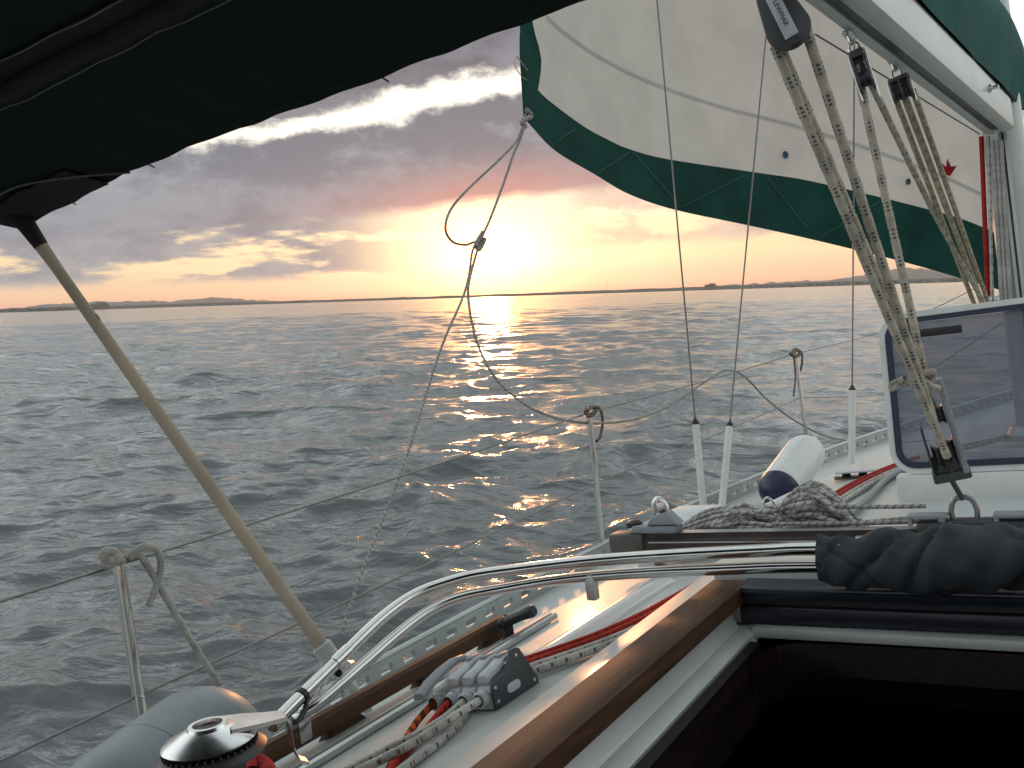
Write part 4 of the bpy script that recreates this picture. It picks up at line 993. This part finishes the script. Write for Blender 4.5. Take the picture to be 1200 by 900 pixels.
# white pole with black rubber end
pa, pq = on(885, 603, 'z', -.49), on(936, 579, 'z', -.47); dq = (pq - pa).normalized()
pole = thing('boat_pole', 'white pole with black rubber cap lying by the blue end of the fender', 'pole', pa)
mb = MB(); mb.tube([pa - dq * .35, pq], .016, 16); part('shaft', mb, pvc, pole)
mb = MB(); mb.lathe([(.019, -.01), (.022, 0), (.022, .075), (.017, .085)], pq, dq, 18); part('rubber_cap', mb, black, pole)
mb = MB(); wb = on(893, 600, 'y', 2.55); mb.tube(spl([on(896, 602, 'y', 2.55), on(895, 588, 'y', 2.55), on(900, 583, 'y', 2.56), on(907, 590, 'y', 2.56), on(914, 601, 'y', 2.56)], 6), .0035, 8); mb.tube(spl([on(868, 622, 'y', 2.42), on(890, 608, 'y', 2.45), on(900, 600, 'y', 2.5)], 5), .005, 8)
solo('wire_clip', mb, steel, 'bent steel wire clip standing in the rope heap beside the white pole', 'clip', wb)

# ================================================================ ROPE HEAPS AND LINES ON THE CABIN TOP
def heap(cx_, cy_, rx_, ry_, h_, n, seed, r, m, label):
    q = random.Random(seed); mb = MB()
    for j in range(n):
        pts = []; ox, oy = q.uniform(-.5, .5) * rx_, q.uniform(-.4, .4) * ry_; a0 = q.uniform(0, 6.28); rxx, ryy = q.uniform(.3, .75) * rx_, q.uniform(.4, .8) * ry_
        for k in range(9):
            a = a0 + k * 6.283 / 8.0 + q.uniform(-.5, .5); k_ = q.uniform(.65, 1.2); xx, yy = cx_ + ox + rxx * k_ * math.cos(a), cy_ + oy + ryy * k_ * math.sin(a)
            lift = h_ * max(.05, 1 - ((xx - cx_) / rx_) ** 2) * (j + q.random()) / n
            pts.append((xx, yy, zt(xx, yy) + .008 + lift))
        mb.tube(spl(pts, 6), r, 7)
    solo('rope_heap', mb, m, label, 'rope', (cx_, cy_, zt(cx_, cy_)), 'rope heaps on the cabin top')
hA = on(835, 612, 'z', -.47); hB = on(950, 602, 'z', -.45)
heap(-.82, 2.36, .25, .10, .095, 22, 5, .0052, r_heap, 'untidy heap of thin grey rope on the traveller left of the white pole')
heap(-.60, 2.36, .12, .085, .125, 20, 9, .0056, r_heap, 'bunched heap of grey rope right of the white pole, beside the control lines')
ctl = MB()
for (pA_, pB_, y0) in (((965, 593), (1085, 593), 2.30), ((770, 632), (1080, 606), 2.235), ((905, 614), (1078, 611), 2.225)):
    ctl.tube(ln(on(*pA_, 'y', y0), on(*pB_, 'y', y0), 10, .002), .0055, 8)
ctl.tube(ln(V3(cxp + .12, 2.23, zc + .02), V3(.75, 2.23, trz(.7) + .02), 4), .0055, 8)
solo('control_line', ctl, r_grey, 'grey traveller control lines stretched along the top of the traveller beam', 'rope', ctl.v[0])
# red lines along the cabin top
cb0 = ond(580, 832, .002)                              # near corner of the clutch bank
redp = lambda off, k_: [V3(cb0.x - .013 - .0335 * k_, cb0.y + .09, zt(cb0.x - .03 * k_, 1.25) + .014), V3(cb0.x - .008 - .0335 * k_, cb0.y + .15, zt(cb0.x - .03 * k_, 1.3) + .014), V3(XC - .688 + off, 1.50, zt(-.78, 1.46) + .016), V3(XC - .628 + off, 1.75, zt(-.7, 1.75) + .012), V3(XC - .60 + off, 2.2, zt(-.7, 2.2) + .006), V3(XC - .575 + off, 2.64, zt(-.68, 2.64) + .010), V3(XC - .505 + off, 3.14, zt(-.6, 3.14) + .018), V3(XC - .36 + off, 3.50, zt(-.5, 3.5) + .03), V3(XC - .09, 3.68, zt(-.2, 3.7) + .05)]
for off, x0, m_, lab in ((-.008, 3, r_red, 'red halyard tail flecked with black, the outer of the two red ropes'), (.012, 2, rope_mat('rope_red_plain', (.40, .035, .022), (.10, .01, .01), .018, .3, 3, .008), 'plain red halyard tail, the inner of the two red ropes')):
    mb = MB(); mb.tube(spl(redp(off, x0), 8), .0085, 10); solo('halyard_tail', mb, m_, lab, 'rope', redp(off, x0)[0], 'ropes led aft along the cabin top')
for off, x0, m_, lab in ((.034, 1, r_white, 'white rope flecked with red lying beside the red ropes'), (.054, 0, r_whiteb, 'white rope flecked dark grey lying next to the hatch moulding')):
    mb = MB(); mb.tube(spl(redp(off, x0), 8), .0075, 10); solo('halyard_tail', mb, m_, lab, 'rope', redp(off, x0)[0], 'ropes led aft along the cabin top')
# deck organizer by the lone shroud
og = ond(1000, 558, .006); T = thing('deck_organizer', 'flat brown deck organizer with sheaves at the foot of the lone white tube', 'deck organizer', og)
mb = MB(); mb.box(og + V3(.06, 0, .020), (.24, .055, .006), frame(Vector((0, 0, 1)), V3(1, .25, 0)), .002); part('top_plate', mb, lgrey, T)
mb = MB(); mb.box(og + V3(.06, 0, .0), (.25, .06, .006), frame(Vector((0, 0, 1)), V3(1, .25, 0)), .002); part('bottom_plate', mb, brownm, T)
for k in range(4):
    mb = MB(); mb.lathe([(.02, .003), (.014, .010), (.02, .018)], og + V3(-.02 + .055 * k, .0 + .013 * k - .02, 0), (0, 0, 1), 16); part('sheave', mb, black, T)
mb = MB(); mb.tube(spl([V3(-.545, 2.35, zt(-.5, 2.35) + .008), V3(-.54, 2.75, zt(-.5, 2.7) + .010), V3(-.535, 3.2, zt(-.5, 3.2) + .012), V3(-.45, 3.4, zt(-.5, 3.4) + .02)], 6), .010, 10); solo('cable_conduit', mb, grey, 'grey conduit pipe lying on the cabin top right of the red ropes', 'pipe', V3(-.545, 2.35, -.47))

# ================================================================ ROPE CLUTCH BANK
# four jammers side by side (x), each about 0.16 long (y)
c0 = ond(580, 832, .002); cz = c0.z
yd = V3(.05, 1, -.02).normalized(); xd = V3(-1, .05, -.16).normalized(); zc_ = yd.cross(xd) * 1.0
if zc_.z < 0: zc_ = -zc_
wid = .0335; SCY = .86; bank_ = thing('rope_clutch', 'grey bank of four rope clutches on the cabin top with one lever raised', 'rope clutch', c0)
def cp(x, y, z): return c0 + xd * x + yd * (y * SCY) + zc_ * (z * .92)
side_prof = [(0, 0), (0, .030), (.004, .044), (.030, .050), (.052, .052), (.070, .068), (.082, .082), (.098, .084), (.112, .078), (.150, .012), (.150, 0)]
mb = MB(); mb.prism([cp(-.004, y, z) for y, z in side_prof], xd * .006, 0, .0015); part('side_plate', mb, mat('charcoal_plate', (.050, .055, .062), .42, bump=.0002, bscale=250, var=.1, vscale=25), bank_, 'dark grey side plate with a pale oval badge')
mb = MB(); pts = [cp(-.0045, .065 + .012 * math.cos(a) + (.010 if math.cos(a) > 0 else -.010), .022 + .0085 * math.sin(a)) for a in [2 * math.pi * k / 20 for k in range(20)]]
mb.prism(pts, -xd * .0014); part('badge', mb, lgrey, bank_)
for y, z in ((.010, .012), (.010, .036), (.095, .07), (.135, .012)):
    mb = MB(); mb.lathe([(.0035, 0), (.003, .0015)], cp(-.004, y, z), -xd, 10); part('screw', mb, steel, bank_)
body = MB(); lev = []
for k in range(4):
    x0 = .003 + k * wid; pr = [(.002, 0), (.002, .030), (.010, .040), (.040, .043), (.060, .050), (.085, .058), (.110, .056), (.146, .012), (.146, 0)]
    b = MB(); b.prism([cp(x0, y, z) for y, z in pr], xd * (wid - .003), 0, .002); part('housing', b, lgrey, bank_)
    b = MB(); b.lathe([(.0108, -.002), (.0138, .0), (.0138, .010), (.010, .013)], cp(x0 + wid * .46, -.001, .022), -yd, 20, caps=False); part('rope_mouth', b, lgrey, bank_)
    b = MB(); b.lathe([(.0105, 0), (.0105, .002)], cp(x0 + wid * .46, -.0015, .022), -yd, 18); part('mouth_hole', b, black, bank_)
    lift = .030 if k == 3 else 0.0; tip = -.035 if k == 3 else .010
    P_ = [(.118, .060, .010), (.100, .070, .011), (.075, .068 + lift * .3, .0125), (.045, .060 + lift * .6, .0145), (.020, .056 + lift * .8, .0155), (tip, .050 + lift * .85, .014)]
    if k == 3: P_ = [(.118, .060, .010), (.100, .072, .011), (.070, .074, .0125), (.026, .068, .0145), (-.015, .058, .016), (-.050, .044, .0145)]
    b = MB(); g = []
    for y, z, hw2 in P_:
        xm = x0 + wid * .46; hw2 *= .84; g.append([cp(xm + q * hw2, y, z + dz_) for q, dz_ in ((-1, -.004), (-1, .003), (-.7, .0065), (0, .008), (.7, .0065), (1, .003), (1, -.004), (-1, -.004))])
    b.grid(g); b.add(g[-1][:7], [list(range(7))]); b.add(g[0][:7], [list(range(7))[::-1]]); part('lever', b, lgrey if k != 3 else grey, bank_, 'raised lever' if k == 3 else None)
    b = MB(); b.box(cp(x0 + wid * .46, .085, .075), (.012, .03, .007), frame(zc_, xd), .002); part('cam_plate', b, grey, bank_)
# ropes leaving the clutch mouths towards the cockpit
def mouth(k): return cp(.003 + k * wid + wid * .46, .0, .022)
def tail(k, pts, m_, r_, lab):
    mb = MB(); mb.tube(spl([mouth(k) + yd * .03, mouth(k) - yd * .01] + pts, 8), r_, 10); solo('clutch_rope', mb, m_, lab, 'rope', mouth(k), 'rope tails at the clutches')
zz = lambda x, y, h=.008: V3(x, y, zt(x, y) + h)
O = lambda *l: [ond(px, py, h) for px, py, h in l]
tail(3, O((490, 844, .012), (476, 866, .008), (462, 890, .008), (445, 920, .008)), r_org, .0060, 'black and orange banded rope tail leaving the leftmost clutch')
tail(2, O((505, 848, .012), (488, 868, .008), (462, 896, .008), (445, 925, .008)), r_red, .0062, 'dark red rope tail leaving the second clutch from the left')
tail(1, O((520, 842, .014), (490, 860, .014), (450, 880, .012), (405, 904, .010)), r_whiteb, .0062, 'white dark-flecked rope tail leaving the third clutch from the left')
tail(0, O((530, 841, .024), (492, 866, .022), (455, 886, .018), (415, 906, .012)), r_white, .0068, 'white red-flecked rope tail leaving the clutch beside the dark side plate')
mb = MB(); mb.tube(spl(O((546, 838, .004), (536, 850, .006), (515, 869, .007), (480, 895, .008), (450, 918, .008)), 6), .0072, 10); solo('clutch_rope', mb, r_white, 'thicker white rope tail lying against the white moulding at the bottom', 'rope', ond(520, 872), 'rope tails at the clutches')

# black cam lever standing at the end of the grab rail
kp = ond(598, 747, .004); T = thing('lever_handle', 'black handled lever standing on the cabin top at the end of the wooden grab rail', 'lever', kp)
h0, h1 = on(590, 730, 'y', kp.y), on(626, 715, 'y', kp.y); dh = (h1 - h0).normalized()
mb = MB(); mb.tube([h0 - dh * .006, h0 + dh * .02, h0 + (h1 - h0) * .6, h1 - dh * .008, h1], [.009, .012, .0115, .014, .011], 14); part('grip', mb, black, T)
mb = MB(); mb.lathe([(.018, 0), (.018, .010), (.010, .016), (.009, .05)], kp + V3(0, 0, -.012), (0, 0, 1), 16); mb.ball(h0, .014); part('pivot', mb, black, T)

# ================================================================ WINCH
wtop = ray(243, 848) * 1.20; wc = V3(wtop.x, wtop.y, zt(wtop.x, wtop.y) - .002); WH = (wtop.z - wc.z) / .128; WR = .80
WF = lambda h: h * (WH * .128 - .044) / .07 if h < .07 else WH * .128 - (.128 - h) * .76
W_ = lambda pr: [(r * WR, WF(h)) for r, h in pr]
wT = thing('winch', 'chrome topped self-tailing winch with dark drum at the lower left', 'winch', wc)
mb = MB(); mb.lathe(W_([(.062, 0), (.062, .012), (.050, .018), (.044, .035), (.044, .062), (.052, .072)]), wc, (0, 0, 1), 40); part('drum', mb, black, wT)
mb = MB(); mb.lathe(W_([(.050, .070), (.080, .078), (.082, .082), (.070, .090), (.056, .093)]), wc, (0, 0, 1), 48); 
for k in range(40):
    a = 2 * math.pi * k / 40; mb.box(wc + V3(.050 * math.cos(a), .050 * math.sin(a), WF(.0935)), (.012, .002, .0035), Matrix.Rotation(a, 3, 'Z'))
part('tailing_jaw', mb, dark, wT)
mb = MB(); mb.lathe(W_([(.050, .098), (.068, .099), (.070, .102), (.066, .106), (.034, .122), (.031, .123), (.0285, .128), (.022, .128), (.021, .118)]), wc, (0, 0, 1), 48); part('top_cap', mb, chrome, wT)
mb = MB(); mb.lathe(W_([(.0205, .118), (.0205, .122)]), wc, (0, 0, 1), 24); part('handle_socket', mb, black, wT)
ad = (on(318, 852, 'z', -.40) - (wc + V3(0, 0, .11))); ad.z = 0; ad.normalize(); pd = V3(-ad.y, ad.x, 0)
mb = MB(); g = []
for u, hw2, z in ((.022, .030, .121), (.045, .027, .117), (.070, .020, .112), (.090, .015, .109), (.094, .014, .102), (.096, .012, .065), (.102, .011, .055), (.112, .009, .052)):
    c = wc + ad * u + V3(0, 0, WF(z)); g.append([c - pd * hw2 - V3(0, 0, .005), c - pd * hw2, c + pd * hw2, c + pd * hw2 - V3(0, 0, .005), c - pd * hw2 - V3(0, 0, .005)])
mb.grid(g, 0, True); part('feeder_arm', mb, chrome, wT)
mb = MB(); mb.tube(spl([on(296, 905, 'z', -.47), on(300, 893, 'z', -.465), on(310, 896, 'z', -.467), on(318, 910, 'z', -.47)], 6), .010, 10); solo('rope_end', mb, r_red, 'bright red rope end just showing below the winch', 'rope', on(300, 893, 'z', -.465))

# ================================================================ SPRAYHOOD FRAME (stainless hoops) AND FOLDED CANVAS
hoop = [(318, 851, 'y', .96), (345, 824, 'y', 1.02), (400, 770, 'y', 1.14), (448, 724, 'y', 1.25), (485, 698, 'y', 1.33), (520, 684, 'y', 1.38), (560, 674, 'y', 1.42), (620, 666, 'y', 1.46), (700, 657, 'y', 1.49), (800, 650, 'y', 1.505), (900, 645, 'y', 1.51), (962, 643, 'y', 1.51)]
H1 = [on(*p) for p in hoop]; end1 = H1[-1] + V3(.80, .0, .002); H1 += [H1[-1] + V3(.35, 0, .0), end1, end1 + V3(.20, -.15, -.03), end1 + V3(.28, -.45, -.09)]
hoop2 = [(352, 838, 'y', 1.04), (378, 820, 'y', 1.08), (430, 775, 'y', 1.18), (470, 740, 'y', 1.27), (505, 715, 'y', 1.34), (540, 700, 'y', 1.39), (590, 690, 'y', 1.44), (660, 679, 'y', 1.48), (740, 672, 'y', 1.50), (850, 667, 'y', 1.51), (962, 664, 'y', 1.515)]
H2 = [on(*p) for p in hoop2]; end2 = H2[-1] + V3(.80, .0, .002); H2 += [H2[-1] + V3(.35, 0, 0), end2, end2 + V3(.18, -.15, -.03), end2 + V3(.25, -.40, -.09)]
fr = thing('sprayhood_frame', 'polished stainless double hoop curving up from the winch and across the companionway', 'hood frame', H1[0])
mb = MB(); mb.tube(spl(H1, 8), .0115, 18); part('hoop', mb, steel, fr)
mb = MB(); mb.tube(spl(H2, 8), .0105, 18); part('hoop', mb, steel, fr)
dH = (H1[2] - H1[1]).normalized(); mb = MB(); mb.lathe([(.0125, 0), (.0135, .001), (.0135, .009), (.0125, .010)], H1[1] + dH * .015, dH, 20); mb.tube(spl([H1[1] + dH * .02 + V3(.008, 0, -.010), H1[1] + dH * .015 + V3(.012, -.004, -.018), H1[1] + V3(.014, -.010, -.024), H1[1] + V3(.010, -.018, -.024)], 5), .0045, 8); part('strap_clip', mb, black, fr)
mb = MB(); hc = (H1[2] + H2[1]) / 2; mb.tube([H1[1] + dH * .10, H2[0] + V3(0, 0, 0)], .008, 10); mb.lathe([(.0128, -.02), (.0132, 0), (.0128, .02)], H1[2], dH, 18); mb.box(H2[0] - V3(0, .0, .02), (.02, .03, .05), None, .005); part('hinge', mb, steel, fr)
br = on(694, 690, 'y', 1.49); mb = MB(); mb.box(br + V3(0, 0, .004), (.020, .02, .05), None, .003); part('support_foot', mb, alu, fr)
# folded canvas rolled round the hoops
A0 = on(962, 655, 'y', 1.51); n = 150; mb = MB(); vs = []; L0 = .86; nk = 40
g = []
for i in range(n + 1):
    s = i / n; x = A0.x - .002 + L0 * s; row = []
    thick = .038 + .010 * min(1, s * 5) + .004 * math.sin(s * 9); 
    for k in range(nk + 1):
        a = 2 * math.pi * k / nk; tw = a + s * 22
        w = .13 * math.sin(tw * 1.0 + 1.2 * math.sin(s * 31)) ** 3 + .10 * abs(math.sin(tw * 1.5 + 2.0 * math.sin(s * 17))) - .06 + .22 * mnoise.noise(Vector((s * 16, math.cos(a) * .8 + s * 4, math.sin(a) * .8))) + .07 * mnoise.noise(Vector((s * 50, math.cos(a) * 2.4, math.sin(a) * 2.4)))
        w -= .26 * math.exp(-((math.sin(.5 * (a + s * 24 + .9)) / .09) ** 2)) + .20 * math.exp(-((math.sin(.5 * (a * 1 + s * 37 + 2.9)) / .07) ** 2)) + .14 * math.exp(-((math.sin(.5 * (a - s * 19 + 4.4)) / .06) ** 2)) 
        drop = -.012 * max(0, s - .15) if math.sin(a) < 0 else 0
        rr2 = thick * (1 + w)
        row.append(V3(x, A0.y + math.cos(a) * rr2 * .85, A0.z - .003 + math.sin(a) * rr2 * 1.02 + drop))
    g.append(row)
mb.grid(g); mb.add(g[0][:-1], [list(range(nk))], None, 0, False); mb.add(g[-1][:-1], [list(range(nk))[::-1]], None, 0, False)
solo('folded_sprayhood', mb, hood, 'charcoal canvas sprayhood rolled and bunched round the stainless hoop above the companionway', 'sprayhood', A0, auto=80)

# ================================================================ BIMINI AND ITS STRAP
bz = .42
bimT = thing('bimini', 'dark green canvas bimini stretched overhead at the top left, seen from below', 'bimini', (XC, 0, bz))
def bims(x, y):
    c = (x - XC); e = max(0, abs(c) - .9); z = bz + .004 - .075 * e * e - .004 * math.sin(c * 7) * 0
    f = max(0, .96 - y); z += .10 * min(1, f / .9) ** .8 if f > 0 else 0
    z += .0012 * math.sin((x + .25 * y) * 52 + 1.5 * mnoise.noise(Vector((x * 4, y * 4, 8))))
    return z + .0035 * mnoise.noise(Vector((x * 3, y * 6, 0))) + .003 * mnoise.noise(Vector((x * 11, y * 14, 2)))
def fedge(x):                                            # scalloped front edge
    c = abs(x - XC); return .966 + .012 * max(0, .5 - c) + .02 * max(0, c - 1.2) + .004 * mnoise.noise(Vector((x * 7, 0, 0))) + .004 * mnoise.noise(Vector((x * 23, 3, 0)))
XB0, XB1 = -1.66, 1.44
g = []; 
for i in range(241):
    x = XB0 + (XB1 - XB0) * i / 240; fe = fedge(x); row = []
    for k in range(41):
        s = (k / 40) ** 1.4; y = fe - s * 2.9
        row.append((x, y, bims(x, y)))
    g.append(row)
mb = MB(); mb.grid(g); mb.grid([[(p[0], p[1], p[2] + .004) for p in row] for row in g])
for e in (0, -1): mb.grid([[g[i][e] for i in range(241)], [(g[i][e][0], g[i][e][1], g[i][e][2] + .004) for i in range(241)]]); mb.grid([list(g[e]), [(p[0], p[1], p[2] + .004) for p in g[e]]])
part('canopy', mb, canvas, bimT)
def bstrip(f, w, name, m, lift=.003, r=None, x0=XB0 + .02, x1=XB1 - .02, n=120):
    mb = MB()
    if r: mb.tube([(x0 + (x1 - x0) * i / n, f(x0 + (x1 - x0) * i / n), bims(x0 + (x1 - x0) * i / n, f(x0 + (x1 - x0) * i / n)) - r * .6 - .001) for i in range(n + 1)], r if not callable(r) else r, 10)
    else: mb.grid([[(x, f(x) - w / 2, bims(x, f(x) - w / 2) - lift), (x, f(x) + w / 2, bims(x, f(x) + w / 2) - lift)] for x in (x0 + (x1 - x0) * i / n for i in range(n + 1))])
    part(name, mb, m, bimT)
wv = lambda x, k: .006 * mnoise.noise(Vector((x * 5, k, 0))) + .003 * mnoise.noise(Vector((x * 17, k, 5)))
bstrip(lambda x: .672 + wv(x, 1), .070, 'pole_sleeve', canvb, .0035)
bstrip(lambda x: .638 + wv(x, 2), .0025, 'stitching', thread, .0055); bstrip(lambda x: .712 + wv(x, 3), .0025, 'stitching', thread, .0055)
bstrip(lambda x: .676 + wv(x, 4), 0, 'bow_tube', canvb, 0, .011)
bstrip(lambda x: fedge(x) - .012, .020, 'hem', canvas, .0008); bstrip(lambda x: fedge(x) - .024, .0012, 'stitching', canvb, .0015)
bstrip(lambda x: .55 + wv(x, 7), .002, 'stitching', thread, .0045)
mb = MB(); mb.grid([[(x, fedge(x) - .085 + .0, bims(x, fedge(x) - .085) - .005), (x, fedge(x) - .004, bims(x, fedge(x)) - .005)] for x in lin(-1.66, -1.36, 14)]); part('corner_patch', mb, canvb, bimT)
mb = MB(); mb.tube(spl([(-1.66, fedge(-1.66) - .09, bims(-1.6, .87) - .007), (-1.5, fedge(-1.5) - .10, bims(-1.5, .86) - .007), (-1.38, fedge(-1.38) - .07, bims(-1.38, .9) - .007), (-1.30, fedge(-1.30) - .005, bims(-1.3, .95) - .007)], 6), .0018, 6); part('stitching', mb, thread, bimT)
for x in (-1.26, -1.49, -.75):
    mb = MB(); mb.tube(spl([(x, fedge(x) - .004, bims(x, .95)), (x + .002, fedge(x) + .005, bims(x, .95) - .003), (x + .006, fedge(x) + .008, bims(x, .95) - .007)], 4), .0016, 5)
    part('loose_thread', mb, thread, bimT)
# strap / strut from the bimini corner down to the cabin side
s0, s1 = on(30, 262, 'x', -1.60), on(392, 778, 'x', -1.22); ds = (s1 - s0).normalized(); vw = ((s0 + s1) / 2).normalized(); sd_ = ds.cross(vw).normalized()
T = thing('bimini_strut', 'beige webbing-covered strut slanting from the bimini corner down to the grab rail', 'strut', s1)
mb = MB(); pts = [s0 + (s1 - s0) * q for q in (0, .03, .10, .17, .30, .5, .7, .9, .985)]
mb.tube(pts, [(.0065, .015), (.007, .0135), (.006, .0105), (.0065, .0105), (.0065, .0115), (.0065, .0120), (.0068, .0125), (.0075, .013), (.009, .0145)], 14, flat=vw); part('webbing', mb, webb, T)
mb = MB(); e0 = s0 + (s1 - s0) * .955; e1 = s1 + ds * .02; mb.tube([e0, e0 + (e1 - e0) * .3, e0 + (e1 - e0) * .8, e1], [(.0095, .0165), (.0125, .0185), (.013, .0195), (.011, .018)], 16, flat=vw); 
for k in range(4): mb.tube([e0 + (e1 - e0) * (.05 + .07 * k) + sd_ * .0 , e0 + (e1 - e0) * (.085 + .07 * k)], [(.0125, .0195), (.0125, .0195)], 16, flat=vw)
part('whipping', mb, pvc, T)
mb = MB(); hole = e1 - ds * .006 - vw * .012 - sd_ * .004; mb.lathe([(.007, 0), (.007, .004)], hole, -vw, 14); part('eye_hole', mb, black, T)
mb = MB(); mb.tube([e1 - ds * .01, e1 + ds * .045, e1 + ds * .10], [.013, .012, .010], 14); mb.lathe([(.022, 0), (.022, .01), (.012, .02)], e1 + ds * .10 - V3(0, 0, .01), (0, 0, 1), 16); part('deck_socket', mb, pvc, T)
mb = MB(); q0 = s0; mb.tube([q0 + V3(-.03, -.02, .045), q0 + V3(-.012, -.012, .02), q0, q0 + (s1 - s0) * .05], [.018, .020, .017, .013], 14); part('upper_sleeve', mb, canvb, T)
mb = MB(); mb.box(s0 + (s1 - s0) * .215 + sd_ * .010, (.004, .010, .012), frame(ds, sd_), .001); part('buckle', mb, webb, T)
